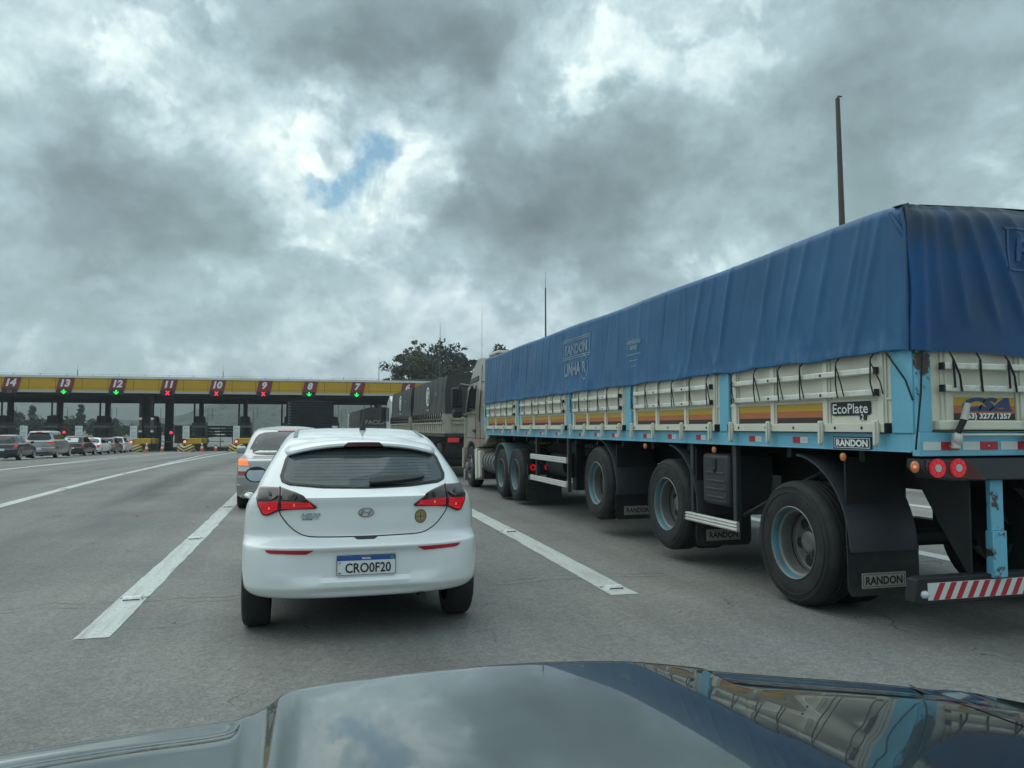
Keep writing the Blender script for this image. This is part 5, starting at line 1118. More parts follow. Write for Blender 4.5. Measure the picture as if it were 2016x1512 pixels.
# lamps
LAMP = [(.335, .922), (.42, .985), (.475, 1.012), (.585, 1.046), (.735, 1.046), (.747, .985), (.735, .93), (.706, .868), (.675, .858), (.59, .897), (.50, .907), (.35, .910)]
INU = [(.395, .962), (.43, .983), (.48, 1.004), (.575, 1.033), (.575, .968)]
INL = [(.362, .922), (.39, .956), (.575, .962), (.575, .915), (.49, .917)]
OUU = [(.602, .990), (.602, 1.034), (.724, 1.034), (.735, .99), (.725, .965), (.66, .965)]
OUL = [(.602, .905), (.602, .962), (.66, .955), (.728, .952), (.718, .92), (.697, .880), (.675, .874)]
for sg in (1, -1):
    F_ = B.rear; q = (lambda P: P) if sg > 0 else mirror_pts
    b = MB(); patch(b, q(CURVED(LAMP)), F_, back, .013, .02, .03); lamp = b.build('tail_lamp', M['maroon_lens'], hb, 40)
    for nm, pl, m_ in (('smoked_lens', INU, 'smoked'), ('red_lens', INL, 'red_lit'), ('smoked_lens', OUU, 'smoked'), ('red_lens', OUL, 'red_lit')):
        b = MB(); patch(b, q(pl), F_, back, .018, .008, .025); b.build(nm, M[m_], lamp, 40)
    b = MB()
    for z in (.926, .936, .946, .956): ribbon(b, dense(q([(.40 if z > .93 else .37, z), (.573, z)]), .03), .003, F_, back, .0195, .003)
    for z in (.90, .912, .924, .936, .948): ribbon(b, dense(q([(.606, z), (.71, z)]), .03), .003, F_, back, .0195, .003)
    b.build('lens_ribs', M['red_lens'], lamp, 0)
    for (x, z) in ((.49, .941), (.655, .915)):
        b = MB(); patch(b, q([(x-.003, z-.009), (x+.003, z-.009), (x+.004, z+.009), (x-.002, z+.009)]), F_, back, .021, .004, .02); b.build('bulb', M['bulb'], lamp, 0)
    for (x, z) in ((.49, .988), (.655, 1.0)):
        b = MB(); patch(b, [(sg*x+.012*math.cos(t), z+.012*math.sin(t)) for t in np.linspace(0, 6.28, 13)[:-1]], F_, back, .020, .004, .03); b.build('bulb_holder', M['seam'], lamp, 0)
    b = MB(); ribbon(b, dense(q([(.588, 1.046), (.588, .898)]), .03), .010, F_, back, .0195, .006); b.build('lamp_seam', M['seam'], lamp, 0)
    b = MB(); patch(b, q([(.36, .632), (.68, .637), (.672, .622), (.645, .612), (.41, .605)]), F_, back, .006, .012, .03); b.build('reflector', M['tape_red'], hb, 30)
# tailgate gap, handle recess
GAP = [(-.578, 1.05), (-.592, .90), (-.55, .82), (-.48, .752), (-.42, .722), (-.36, .712), (0, .706), (.36, .712), (.42, .722), (.48, .752), (.55, .82), (.592, .90), (.578, 1.05)]
g_ = curve([(i, p[0]) for i, p in enumerate(GAP)]); h_ = curve([(i, p[1]) for i, p in enumerate(GAP)]); GP = [(g_(t), h_(t)) for t in np.linspace(0, 12, 90)]
b = MB(); ribbon(b, GP, .007, B.rear, back, .002, .004); b.build('tailgate_gap', M['seam'], hb, 0)
b = MB(); patch(b, [(-.085, .704), (.085, .704), (.06, .688), (-.06, .688)], B.rear, back, .004, .006, .03); b.build('handle_recess', M['trim'], hb, 0)
# emblem, badges, sticker
M['badge_silver'] = mat('badge_silver', (.42, .46, .48), .35, metal=.6)
def surf(xc, zc, off): return lambda p: tuple(Vector(B.rear(xc+p[0], zc+p[1]))+normal_of(B.rear, xc+p[0], zc+p[1], back)*(off+p[2]))
b = MB(); ring_ = [(.052*math.cos(t), .876+.030*math.sin(t)) for t in np.linspace(0, 2*math.pi, 33)[:-1]]; ribbon(b, ring_, .006, B.rear, back, .008, .01, closed=True)
for sg in (-1, 1):
    ribbon(b, dense([(sg*.028-.012, .853+(.004 if sg > 0 else 0)), (sg*.028-.002, .876), (sg*.028+.010, .902)], .01), .009, B.rear, back, .008, .01)
ribbon(b, dense([(-.034, .868), (-.012, .880), (.012, .874), (.036, .886)], .01), .008, B.rear, back, .008, .01)
b.build('emblem', M['chrome'], hb, 30)
b = MB(); put_text(b, 'HB20', .047, surf(-.382, .862, .006), 0, bold=.0012, shear=.45, width=.135); b.build('badge', M['badge_silver'], hb, 0)
b = MB(); put_text(b, 'Andreta', .024, surf(-.405, .838, .004), 0, bold=.0008, shear=.25, width=.075); put_text(b, '.com', .018, surf(-.345, .838, .004), 1, bold=.0004, width=.03); b.build('dealer_sticker', [mat('sticker_blue', (.10, .22, .36), .5), mat('sticker_grey', (.45, .47, .46), .5)], hb, 0)
b = MB(); c = (.392, .835); o_ = lambda r: [(c[0]+r*.95*math.cos(t), c[1]+r*1.08*math.sin(t)) for t in np.linspace(0, 2*math.pi, 29)[:-1]]
patch(b, o_(.047), B.rear, back, .003, .004, .03, 0); ribbon(b, o_(.044), .003, B.rear, back, .0045, .003, 1, True); ribbon(b, o_(.031), .002, B.rear, back, .0045, .003, 1, True)
ribbon(b, dense([(c[0], c[1]-.028), (c[0], c[1]+.028)], .01), .006, B.rear, back, .0045, .003, 1); ribbon(b, dense([(c[0]-.027, c[1]), (c[0]+.027, c[1])], .01), .006, B.rear, back, .0045, .003, 1)
for k in range(22):
    a = 2*math.pi*k/22; ribbon(b, [(c[0]+.035*math.cos(a), c[1]+.039*math.sin(a)), (c[0]+.040*math.cos(a), c[1]+.044*math.sin(a))], .004, B.rear, back, .0045, .003, 1)
b.build('round_sticker', [M['gold'], mat('gold_ink', (.10, .07, .025), .5)], hb, 0)
# plate
py_ = B.rear(0, .52)[1]-.014
b = MB(); b.box(-.203, .203, py_+.002, py_+.02, .452, .588); b.build('plate_frame', M['seam'], hb, 30, .004)
b = MB(); b.box(-.199, .199, py_-.002, py_+.002, .456, .584, 0); b.box(-.199, .199, py_-.003, py_-.002, .553, .584, 1); pl = b.build('number_plate', [M['plate_white'], M['plate_blue']], hb, 0)
b = MB(); put_text(b, 'CRO0F20', .092, lambda p: (.012+p[0], py_-.0045, .502+p[1]), 0, bold=.0016, width=.315); put_text(b, 'BRASIL', .018, lambda p: (p[0], py_-.0045, .568+p[1]), 1, bold=.0006, width=.062); put_text(b, 'BR', .016, lambda p: (-.183+p[0], py_-.0045, .468+p[1]), 0, bold=.0004)
b.box(.165, .19, py_-.0045, py_-.003, .558, .578, 2); b.box(-.192, -.176, py_-.0035, py_-.002, .53, .546, 3); b.build('lettering', [M['ink'], M['white_ink'], mat('flag_green', (.05, .25, .16), .5), mat('plate_mark', (.4, .42, .42), .5)], pl, 0)
# wiper, antenna, roof strips, mirrors, handle, exhaust
b = MB(); wy = lambda x, z, o: tuple(Vector(B.rear(x, z))+normal_of(B.rear, x, z, back)*o)
rings = []
for i in range(15):
    t = i/14; x = .03+.40*t; zc = 1.073+.022*t; hh = .026*(1-t)**.6+.004+.010*math.sin(t*math.pi); rings.append([wy(x, zc-hh*.5, .012), wy(x, zc+hh*.75, .014), wy(x, zc+hh*.6, .034), wy(x, zc-hh*.4, .034)])
b.loft(rings); b.build('wiper', M['black_plastic'], hb, 40)
b = MB(); b.lathe([(.027, 0), (.026, .02), (.014, .045), (.007, .07), (.004, .075)], 'z', (.045, 1.12, 1.458), 16); b.tube([(.045, 1.12, 1.52), (.045, 1.02, 1.60), (.045, .86, 1.68)], [.004, .003, .002], 6); b.build('antenna', M['black_plastic'], hb, 50)
for sg in (-1, 1):
    zr = lambda y: next((z for z in np.linspace(1.475, 1.30, 90) if B.w(z) >= .505 and B.r(z) < y), 1.43)
    b = MB(); pts = [(sg*(.478+.02*(1-k)), .80+1.1*k) for k in np.linspace(0, 1, 14)]
    def roofz(x, y):
        lo, hi = 1.2, 1.475
        for _ in range(24):
            m_ = (lo+hi)/2; inside = abs(B.side(min(max(y, B.r(m_)), B.f(m_)), m_)[0]) > abs(x) and B.r(m_) < y < B.f(m_)
            if inside: lo = m_
            else: hi = m_
        return lo
    P_ = [[(x-.016, y, roofz(x-.016, y)+.006), (x+.016, y, roofz(x+.016, y)+.006)] for x, y in pts]
    b.loft([[P[0], P[1], (P[1][0], P[1][1], P[1][2]-.012), (P[0][0], P[0][1], P[0][2]-.012)] for P in P_]); b.build('roof_strip', mat('roof_strip_grey', (.20, .215, .215), .5) if sg < 0 else M.setdefault('roof_strip', bpy.data.materials['roof_strip_grey']), hb, 40)
    xm = sg*.868; b = MB(); b.loft([[(xm+sg*.10*c_, 2.36, 1.02+.068*s_), ][0:0] or [(xm+.108*math.cos(t)*k*.93, 2.33+d_, 1.025+.072*math.sin(t)*k) for t in np.linspace(0, 2*math.pi, 17)[:-1]] for d_, k, c_, s_ in ((0, 1, 0, 0), (.05, 1.02, 0, 0), (.12, .8, 0, 0), (.16, .3, 0, 0))]); b.tube([(sg*.80, 2.42, .985), (sg*.88, 2.40, .99)], .025, 8); mr = b.build('door_mirror', M['white_paint'], hb, 50)
    b = MB(); o8 = [(xm+.104*math.cos(t)*(1 if abs(math.cos(t)) < .9 else 1), 1.025+.076*math.sin(t)) for t in np.linspace(0, 2*math.pi, 25)[:-1]]; b.prism(o8, 'y', 2.315, 2.332); b.build('mirror_rim', M['black_plastic'], mr, 40)
    b = MB(); b.add([(xm+(a-xm)*k, 2.311+d_+.012*(z-1.025)/.076, 1.025+(z-1.025)*k) for d_ in (-.004, .02) for k in (.84,) for a, z in o8], [list(range(24))[::-1], list(range(24, 48))]+[(i, (i+1) % 24, 24+(i+1) % 24, 24+i) for i in range(24)]); b.build('mirror_glass', M['mirror'], mr, 40)
    b = MB(); b.tube([(sg*.842, .98, .93), (sg*.872, 1.02, .935), (sg*.872, 1.16, .935), (sg*.842, 1.2, .93)], .016, 8); b.build('door_handle', M['white_paint'], hb, 50)
b = MB(); b.cyl((.40, .05, .275), (.40, .4, .275), .026, 12); b.build('exhaust_pipe', M['chassis'], hb, 40)
b = MB(); b.box(-.60, .60, .55, 3.5, .215, .30); b.cyl((-.7, .66, .27), (.7, .66, .27), .04, 8); b.build('underbody', M['chassis'], hb, 0)
put_car_wheels(hb, (.66, 3.16), .845, .300, .19)

# ------------------------------------------------------------------ other cars
def other_car(name, label, cat, loc, rz, W2, H, L_, kind, paint, group=None, lit=True, R=.31, lampm='red_lit', extra_part=None):
    t = thing(name, label, cat, loc, rz, group); h = H
    wd = [(.22, W2*.90), (.26, W2*.95), (.40, W2*.99), (.60, W2), (.80, W2*.985), (.58*h+.06, W2*.955), (.66*h, W2*.90), (.80*h, W2*.82), (.92*h, W2*.735), (.965*h, W2*.65), (.985*h, W2*.46), (.997*h, W2*.25), (h, W2*.06)]
    deck = .62*h
    if kind == 'saloon': rr = [(.22, .10), (.30, .03), (.45, .0), (.60, .0), (.72, .03), (deck-.06, .05), (deck-.02, .09), (deck+.0, .20), (deck+.03, .46), (.80*h, .78), (.92*h, 1.08), (.965*h, 1.30), (.985*h, 1.5), (.997*h, 1.8), (h, 2.0)]
    elif kind == 'suv': rr = [(.22, .12), (.36, .03), (.5, .0), (.68, .0), (.72, .05), (deck-.05, .05), (deck, .09), (.80*h, .22), (.90*h, .30), (.93*h, .20), (.955*h, .26), (.975*h, .55), (.99*h, 1.1), (h, 1.6)]
    elif kind == 'pickup': rr = [(.30, .1), (.40, .03), (.5, .0), (.70, .0), (deck-.12, .01), (deck-.08, .03), (deck-.07, .25), (deck-.04, 1.45), (.80*h, 1.6), (.92*h, 1.75), (.965*h, 1.9), (.985*h, 2.1), (h, 2.4)]
    else: rr = [(.22, .10), (.30, .03), (.45, .0), (.62, .0), (.68, .05), (deck-.04, .06), (deck, .10), (.80*h, .32), (.90*h, .46), (.95*h, .54), (.975*h, .75), (.99*h, 1.1), (h, 1.6)]
    ff = [(.22, L_-.15), (.4, L_-.02), (.55, L_), (.66, L_-.05), (.74, L_-.35), (.56*h+.05, L_-.95), (.63*h, L_-1.25), (.80*h, L_-1.65), (.92*h, L_-1.98), (.965*h, L_-2.15), (.985*h, L_-2.25), (.997*h, L_-2.35), (h, L_-2.4)]
    rr = sorted({round(a, 3): v_ for a, v_ in rr}.items()); ff = sorted({round(a, 3): v_ for a, v_ in ff}.items()); wd = sorted({round(a, 3): v_ for a, v_ in wd}.items())
    Bd = Body(wd, rr, ff, dr=.34, df=.6, p=2.8, n=14, sub=2); bo = Bd.mesh().build('body', [paint, M['trim']], t, 34)
    wy_ = (L_*.19, L_*.80); arches(bo, wy_, R+.045, W2, R)
    zb, zt = deck+.045, .925*h
    wr = lambda z, k: k*Bd.w(z)
    if kind == 'pickup': zb = deck+.02
    b = MB(); patch(b, CURVED([(-wr(zb, .90), zb), (wr(zb, .90), zb), (wr(zt, .84), zt), (-wr(zt, .84), zt)]), Bd.rear, back, .006, .01, .1); b.build('rear_window', M['dark_glass'], t, 40)
    r_, f_ = Bd.r, Bd.f
    for sg in (-1, 1):
        b = MB(); patch(b, CURVED([(r_(zb)+.42, zb+.01), (f_(zb)-.42, zb-.0), (f_(zt)-.32, zt), (r_(zt)+.28, zt)]), lambda y, z: Bd.side(y, z, sg), (sg, 0, .3), .005, .009, .15); sw = b.build('side_window', M['dark_glass'], t, 40)
        ym = (r_(zb)+f_(zb))/2; b = MB(); ribbon(b, dense([(ym, zb-.01), (ym-.02, zt+.01)], .08), .05, lambda y, z: Bd.side(y, z, sg), (sg, 0, .3), .008, .004); b.build('pillar', M['trim'], sw, 0)
        b = MB()
        for yy in (ym, r_(zb)+.55+.12, f_(.6*h)-.0): ribbon(b, dense([(yy, zb), (yy, .33)], .08), .012, lambda y, z: Bd.side(y, z, sg), (sg, 0, 0), .003, .004)
        b.build('door_seams', M['seam'], t, 0)
        if kind == 'saloon' or kind == 'pickup': pl_ = [(sg*W2*.70, deck-.30), (sg*W2*.955, deck-.30), (sg*W2*.955, deck-.07), (sg*W2*.76, deck-.07)]
        elif kind == 'suv': pl_ = [(sg*W2*.56, deck-.13), (sg*W2*.95, deck-.17), (sg*W2*.96, deck-.05), (sg*W2*.6, deck-.07)]
        else: pl_ = [(sg*W2*.74, deck-.24), (sg*W2*.955, deck-.22), (sg*W2*.95, deck+.0), (sg*W2*.82, deck-.0)]
        b = MB(); patch(b, pl_, Bd.rear, back, .012, .02, .06); b.build('tail_lamp', M[lampm], t, 30)
        xm = sg*(W2+.09); ymr = f_(deck)-.35; b = MB(); b.box(xm-.10, xm+.10, ymr-.04, ymr+.06, deck+.0, deck+.15); b.build('door_mirror', M['trim'] if kind == 'pickup' else paint, t, 30, .04)
    b = MB(); b.box(-.20, .20, Bd.rear(0, .62)[1]-.02, Bd.rear(0, .62)[1]+.02, .56, .68); b.build('number_plate', M['plate_white'], t, 0)
    b = MB(); patch(b, [(-W2*.8, .30), (W2*.8, .30), (W2*.78, .40), (-W2*.78, .40)], Bd.rear, back, .006, .02, .15); b.build('bumper_trim', M['trim'], t, 30)
    if kind != 'pickup': b = MB(); patch(b, [(-.18, .935*h), (.18, .935*h), (.17, .95*h), (-.17, .95*h)], Bd.rear, back, .012, .02, .05); b.build('brake_light', M['red_lens'] if not lit else M[lampm], t, 0)
    b = MB(); b.box(-W2*.7, W2*.7, .2, L_-.3, .16, .24); b.build('underbody', M['chassis'], t, 0)
    put_car_wheels(t, wy_, W2-.005, R, .2); t['_b'] = 0; del t['_b']
    return t, Bd
# silver saloon half hidden behind the hatchback
sv, SB = other_car('saloon_car', 'silver saloon ahead of the white hatchback, its left tail lamp glowing orange', 'car', (-.27, 14.25, 0), 0, .85, 1.50, 4.3, 'saloon', M['silver_paint'], R=.30, lampm='red_lens')
b = MB(); patch(b, [(-.80, .80), (-.62, .80), (-.66, .91), (-.80, .91)], SB.rear, back, .018, .01, .05); b.build('indicator_lens', M['amber_lit'], sv, 0)
b = MB(); patch(b, [(-.80, .70), (-.60, .70), (-.615, .79), (-.80, .79)], SB.rear, back, .018, .01, .05); b.build('clear_lens', M['clear_lens'], sv, 0)
b = MB(); patch(b, [(-.83, .26), (.83, .26), (.83, .47), (-.83, .47)], SB.rear, back, .008, .02, .08); b.build('bumper', M['silver_dark'], sv, 40)
# queue at the left
QG = 'cars queuing for the left-hand toll lanes'
def q(name, label, x, y, W2, H, L_, kind, paint, lampm='red_lit', R=.31, rz=0.0): return other_car(name, label, 'car', (x, y, GZ(y)), rz, W2, H, L_, kind, paint, QG, True, R, lampm)
c1, _ = q('hatchback', 'small black hatchback cut by the left edge of the picture', -16.75, 50.6, .82, 1.50, 3.9, 'hatch', M['black_paint'], 'red_dim')
c2, B2 = q('suv', 'tall silver SUV behind the black hatchback in the toll queue', -16.9, 57.6, .93, 1.84, 4.75, 'suv', M['silver_paint'], R=.38)
b = MB(); patch(b, [(-.62, .86), (.62, .86), (.60, .90), (-.60, .90)], B2.rear, back, .01, .01, .1); b.build('chrome_bar', M['chrome'], c2, 0)
c3, B3 = q('hatchback', 'dark maroon car with a white sheet in its rear window', -17.2, 66.5, .83, 1.58, 4.4, 'hatch', M['maroon_paint'], 'red_dim')
b = MB(); patch(b, [(-.66, 1.06), (.40, 1.06), (.38, 1.38), (-.60, 1.38)], B3.rear, back, .02, .02, .1); b.build('white_sheet', M['plate_white'], c3, 0)
q('saloon_car', 'white saloon with red tail lamps in the middle of the toll queue', -17.55, 72.8, .89, 1.47, 4.6, 'saloon', M['white_paint'])
q('hatchback', 'grey hatchback between the white saloon and the white crossover', -17.7, 79.2, .84, 1.52, 4.0, 'hatch', M['grey_paint'], 'red_dim')
q('suv', 'white crossover just left of the striped barrier nose', -18.1, 85.0, .90, 1.62, 4.3, 'suv', M['white_paint'])
q('hatchback', 'dark hatchback farthest along the toll queue beside the amber lamp', -20.4, 96.5, .84, 1.50, 3.9, 'hatch', M['black_paint'], 'red_dim')
for i, (x, y, p_, lb) in enumerate([(-9.6, 150, 'white_paint', 'white car far beyond the toll plaza, left of the striped barriers'), (-4.6, 160, 'silver_paint', 'silver car far beyond the toll plaza under the canopy')]): other_car('hatchback', lb, 'car', (x, y, GZ(y)), 0, .85, 1.5, 4.0, 'hatch', M[p_], 'cars far beyond the toll plaza')

# ================================================================== TOLL PLAZA
M['fascia_yellow'] = mat('fascia_yellow', (.54, .31, .006), .5, var=.06, vs=.3, dirt=(.36, .21, .02), ds=.8, damt=.2)
M['fascia_white'] = mat('fascia_white', (.62, .64, .62), .5, var=.08, vs=.5)
M['fascia_grey'] = mat('fascia_grey', (.42, .43, .41), .5)
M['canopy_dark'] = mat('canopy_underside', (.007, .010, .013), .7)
M['sign_maroon'] = mat('sign_maroon', (.20, .022, .035), .5)
M['sign_white'] = mat('sign_white', (.72, .72, .70), .5)
M['led_green'] = emitmat('led_green', (.02, 1, .10), .95); M['led_red'] = emitmat('led_red', (1, .03, .06), 1.1); M['led_off'] = mat('led_off', (.13, .05, .06), .5)
M['barrier_yellow'] = mat('barrier_yellow', (.66, .40, .02), .5, dirt=(.36, .23, .04), ds=2, damt=.4)
M['nose_yellow'] = mat('nose_yellow', (.55, .40, .12), .6, dirt=(.3, .22, .1), ds=3, damt=.5)
M['booth'] = mat('booth_grey', (.022, .026, .031), .5); M['booth_band'] = mat('booth_band', (.13, .14, .15), .5); M['booth_brown'] = mat('booth_brown', (.10, .06, .05), .6)
M['cone_orange'] = mat('cone_orange', (.60, .09, .05), .5)
PY = 100.0
can = thing('toll_canopy', 'long yellow-fronted toll plaza canopy spanning every lane', 'canopy', (0, PY, 0))
X0, X1 = -70.0, 44.0
def seamed(z0, z1, y0, y1, m, name, seams=None):
    b = MB(); b.box(X0, X1, y0, y1, z0, z1, 0)
    if seams:
        for x in np.arange(X0+.9, X1, 2.76): b.box(x-.02, x+.02, y0-.006, y0, z0+.01, z1-.01, 1)
        for z in (z0+.28, z1-.08): b.box(X0, X1, y0-.004, y0, z-.012, z+.012, 1)
    return b.build(name, [m, M['seam']], can, 0)
seamed(5.80, 7.22, .0, .45, M['fascia_yellow'], 'yellow_fascia', True)
seamed(7.24, 7.52, -.05, .5, M['fascia_white'], 'top_trim')
seamed(5.52, 5.79, -.06, .45, M['fascia_grey'], 'lower_trim')
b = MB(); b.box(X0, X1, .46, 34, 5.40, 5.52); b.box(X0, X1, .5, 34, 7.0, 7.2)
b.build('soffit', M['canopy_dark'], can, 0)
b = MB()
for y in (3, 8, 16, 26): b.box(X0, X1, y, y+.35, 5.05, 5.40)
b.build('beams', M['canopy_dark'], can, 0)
b = MB()
for x in np.arange(X0+2, X1, 2.76): b.tube([(x, .1, 7.5), (x, .1, 7.72)], .03, 5)
b.tube([(X0, .1, 7.70), (X1, .1, 7.70)], .015, 5); b.build('edge_rail', M['steel'], can, 0)
for x, h, lb in ((-25.6, 1.35, 'lightning rod on the canopy roof between lane signs 13 and 12'), (-9.5, 1.5, 'lightning rod on the canopy roof above lane sign 10'), (9.5, 3.1, 'tall lightning rod on the canopy roof right of lane sign 7'), (5.05, .5, 'short stub rod on the canopy roof left of lane sign 7')):
    o = thing('lightning_rod', lb, 'lightning rod', (x, PY+.6, 7.2), 0, 'rods on the canopy roof'); b = MB(); b.tube([(0, 0, 0), (0, 0, h*.55+.3)], .045, 6); b.build('stem', M['steel_dark'], o, 0); b = MB(); b.tube([(0, 0, h*.55+.3), (0, 0, h+.3)], .018, 5); b.build('tip', M['steel'], o, 0)
SIG = [('14', -32.25, 'off'), ('13', -26.7, 'g'), ('12', -21.15, 'g'), ('11', -15.55, 'r'), ('10', -10.05, 'r'), ('9', -4.6, 'r'), ('8', .87, 'g'), ('7', 6.75, 'g'), ('6', 13.15, 'g')]
for tx, x, st in SIG:
    o = thing('lane_sign', 'slanted maroon lane sign with the white number '+tx+' on the yellow canopy', 'sign', (x, PY, 6.5), 0, 'lane number signs')
    b = MB(); b.prism([(-.98, -.95), (.68, -.95), (1.0, .74), (-.62, .74)], 'y', -.10, -.03); b.build('panel', M['sign_maroon'], o, 0)
    b = MB(); put_text(b, tx, 1.12, lambda p: (p[0]+.03, -.115, p[1]+.12), 0, bold=.055, shear=.22); b.build('numerals', M['sign_white'], o, 0)
    s = thing('lane_signal', {'g': 'lit green down-arrow signal under lane number ', 'r': 'lit red cross signal under lane number ', 'off': 'unlit dark signal box under lane number '}[st]+tx, 'signal', (x-.10, PY-.15, 5.55), 0, 'lane signals under the numbers')
    b = MB(); b.box(-.72, .72, -.05, .12, -.26, .36); b.build('housing', M['seam'], s, 30, .02)
    b = MB()
    if st == 'g': b.box(-.09, .09, -.075, -.05, -.02, .30); b.prism([(0, -.24), (.29, .06), (.29, .17), (.0, -.10), (-.29, .17), (-.29, .06)], 'y', -.072, -.051)
    elif st == 'r':
        for a in (1, -1): b.prism([(-.24*a, -.20), (-.14*a, -.25), (.24*a, .24), (.14*a, .29)], 'y', -.075+.004*a, -.05)
    else: b.box(-.26, .26, -.06, -.05, -.2, .28)
    b.build('symbol', M[{'g': 'led_green', 'r': 'led_red', 'off': 'led_off'}[st]], s, 0)
# islands between the lanes
ISL = [(-34.9, 'under the canopy left of lane sign 14'), (-29.4, 'between lanes 14 and 13'), (-23.95, 'between lanes 13 and 12'), (-18.35, 'between lanes 12 and 11'), (-12.8, 'between lanes 11 and 10'), (-7.3, 'between lanes 10 and 9'), (-1.85, 'between lanes 9 and 8'), (3.9, 'between lanes 8 and 7'), (9.95, 'between lanes 7 and 6')]
M['kerb'] = mat('island_concrete', (.25, .25, .235), .85, var=.2)
def island(x, where, k):
    zg = GZ(102)
    b = MB(); b.loft([[(x-.95, 95.6, GZ(95)-.1), (x+.95, 95.6, GZ(95)-.1), (x+.95, 122, GZ(122)-.1), (x-.95, 122, GZ(122)-.1)], [(x-.92, 95.6, GZ(95)+.16), (x+.92, 95.6, GZ(95)+.16), (x+.92, 122, GZ(122)+.16), (x-.92, 122, GZ(122)+.16)]]); tag(b.build('kerb_island', M['kerb'], None, 0), kind='structure')
    z0 = GZ(94.6)
    o = thing('striped_barrier', 'barrier nose with black and yellow chevrons '+where, 'barrier', (x, 94.4, z0), 0, 'striped barrier noses'); b = MB(); rings = []
    H_ = .86
    for i in range(13):
        t = i/12; y = -1.0+2.4*t; w = .84*min(1, math.sqrt(max(.02, 1-(1-min(1, t*2.2))**2))); h = H_*(.58+.42*min(1, t*2.0)) if t < .6 else H_
        rings.append([(-w, y, -.05), (-w*1.04, y, h*.3), (-w*.95, y, h*.72), (-w*.55, y, h), (w*.55, y, h), (w*.95, y, h*.72), (w*1.04, y, h*.3), (w, y, -.05)])
    b.loft(rings); nb_ = b.build('cushion', M['nose_stripe'], o, 60, 0)
    b = MB(); b.box(-.06, .06, -.25, -.15, .72, 1.05); b.build('lamp_post', M['trim'], o, 0)
    b = MB(); b.disc((0, -.32, 1.13), .25, 'y', 20, 0, .05); lm = b.build('warning_lamp', M['seam'], o, 30); b = MB(); b.disc((0, -.40, 1.13), .155, 'y', 18, 0, .03); b.build('lens', M['amber_glow'], lm, 0)
    o = thing('barrier_block', 'yellow guard block on a dark plinth '+where, 'guard block', (x, 97.0, GZ(97)+.15), 0, 'yellow guard blocks behind the striped noses')
    b = MB(); b.box(-.35, 1.55, 0, 3.2, 0, .72); b.build('plinth', M['booth'], o, 0); b = MB(); b.box(-.30, 1.45, -.1, 2.6, .72, 1.36); b.build('yellow_block', M['barrier_yellow'], o, 30, .06); b = MB(); b.box(1.5, 1.95, .2, 2.6, .74, 1.34); b.build('ochre_end', mat('barrier_ochre', (.30, .21, .05), .6) if k == 0 else bpy.data.materials['barrier_ochre'], o, 30, .05)
    o = thing('notice_board', 'white toll notice board on a post '+where, 'notice board', (x-.15, 95.9, GZ(96)+.1), 0, 'white toll notice boards')
    b = MB(); b.tube([(0, .05, 0), (0, .05, 2.9)], .04, 6); b.build('post', M['steel'], o, 0); b = MB(); b.box(-.37, .37, -.02, .02, 1.38, 2.86, 0); bd = b.build('board', M['notice'], o, 0)
    b = MB()
    for z, w in ((2.10, .46), (1.98, .52), (1.78, .4), (1.64, .52), (1.52, .3)): b.box(-w/2, w/2, -.026, -.021, z, z+.05, 0)
    b.prism([(-.24, 2.42), (-.14, 2.42), (-.10, 2.66), (-.17, 2.72), (-.24, 2.66)], 'y', -.026, -.021, 0); b.box(-.04, .26, -.026, -.021, 2.5, 2.56, 0); b.build('printed_lines', M['notice_ink'], bd, 0)
    o = thing('toll_booth', 'dark toll booth with a pale roof band '+where, 'toll booth', (x+.1, 104.5, GZ(104)+.16), 0, 'toll booths under the canopy'); o.scale = (.78, 1, 1)
    b = MB(); b.box(-.88, .88, 0, 3.2, 0, 1.7); b.box(-.88, -.8, 0, 3.2, 1.7, 2.75); b.box(.8, .88, 0, 3.2, 1.7, 2.75); b.box(-.8, .8, 3.1, 3.2, 1.7, 2.75); b.box(.62, 1.05, .4, 3.0, 0, 2.7); b.build('walls', M['booth'], o, 0)
    b = MB(); b.box(-.79, .79, .03, .06, 1.7, 2.75); b.build('window', M['dark_glass'], o, 0)
    b = MB(); b.box(-.95, .95, -.06, 3.26, 3.0, 3.36); b.build('roof_slab', M['booth'], o, 0, .03); b = MB(); b.box(-.93, .93, -.05, 3.25, 2.75, 3.0); b.build('roof_band', M['booth_band'], o, 0)
    b = MB(); b.prism([(-.66, 3.36), (.78, 3.36), (.70, 4.0), (.55, 4.2), (-.55, 4.2), (-.66, 4.1)], 'y', .2, 2.8); b.build('air_unit', M['canopy_dark'], o, 0)
    b = MB(); b.tube([(1.35, .6, .1), (1.35, .6, 5.2), (2.05, .6, 5.2), (2.05, .6, 4.0)], .035, 6); b.build('pipe_frame', M['steel_dark'], o, 40)
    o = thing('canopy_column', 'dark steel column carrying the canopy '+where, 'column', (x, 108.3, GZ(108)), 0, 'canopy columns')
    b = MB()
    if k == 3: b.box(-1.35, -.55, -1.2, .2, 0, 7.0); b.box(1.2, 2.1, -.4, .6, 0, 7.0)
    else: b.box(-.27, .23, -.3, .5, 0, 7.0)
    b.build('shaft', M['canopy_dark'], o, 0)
    b = MB(); b.tube([(-.8, -.4, .2), (-.8, -.4, 7.0)], .11, 8); b.build('drain_pipe', M['canopy_dark'], o, 0)
    b = MB(); b.box(-.5, .5, -.5, .6, 0, .3); b.build('footing', M['kerb'], o, 0)
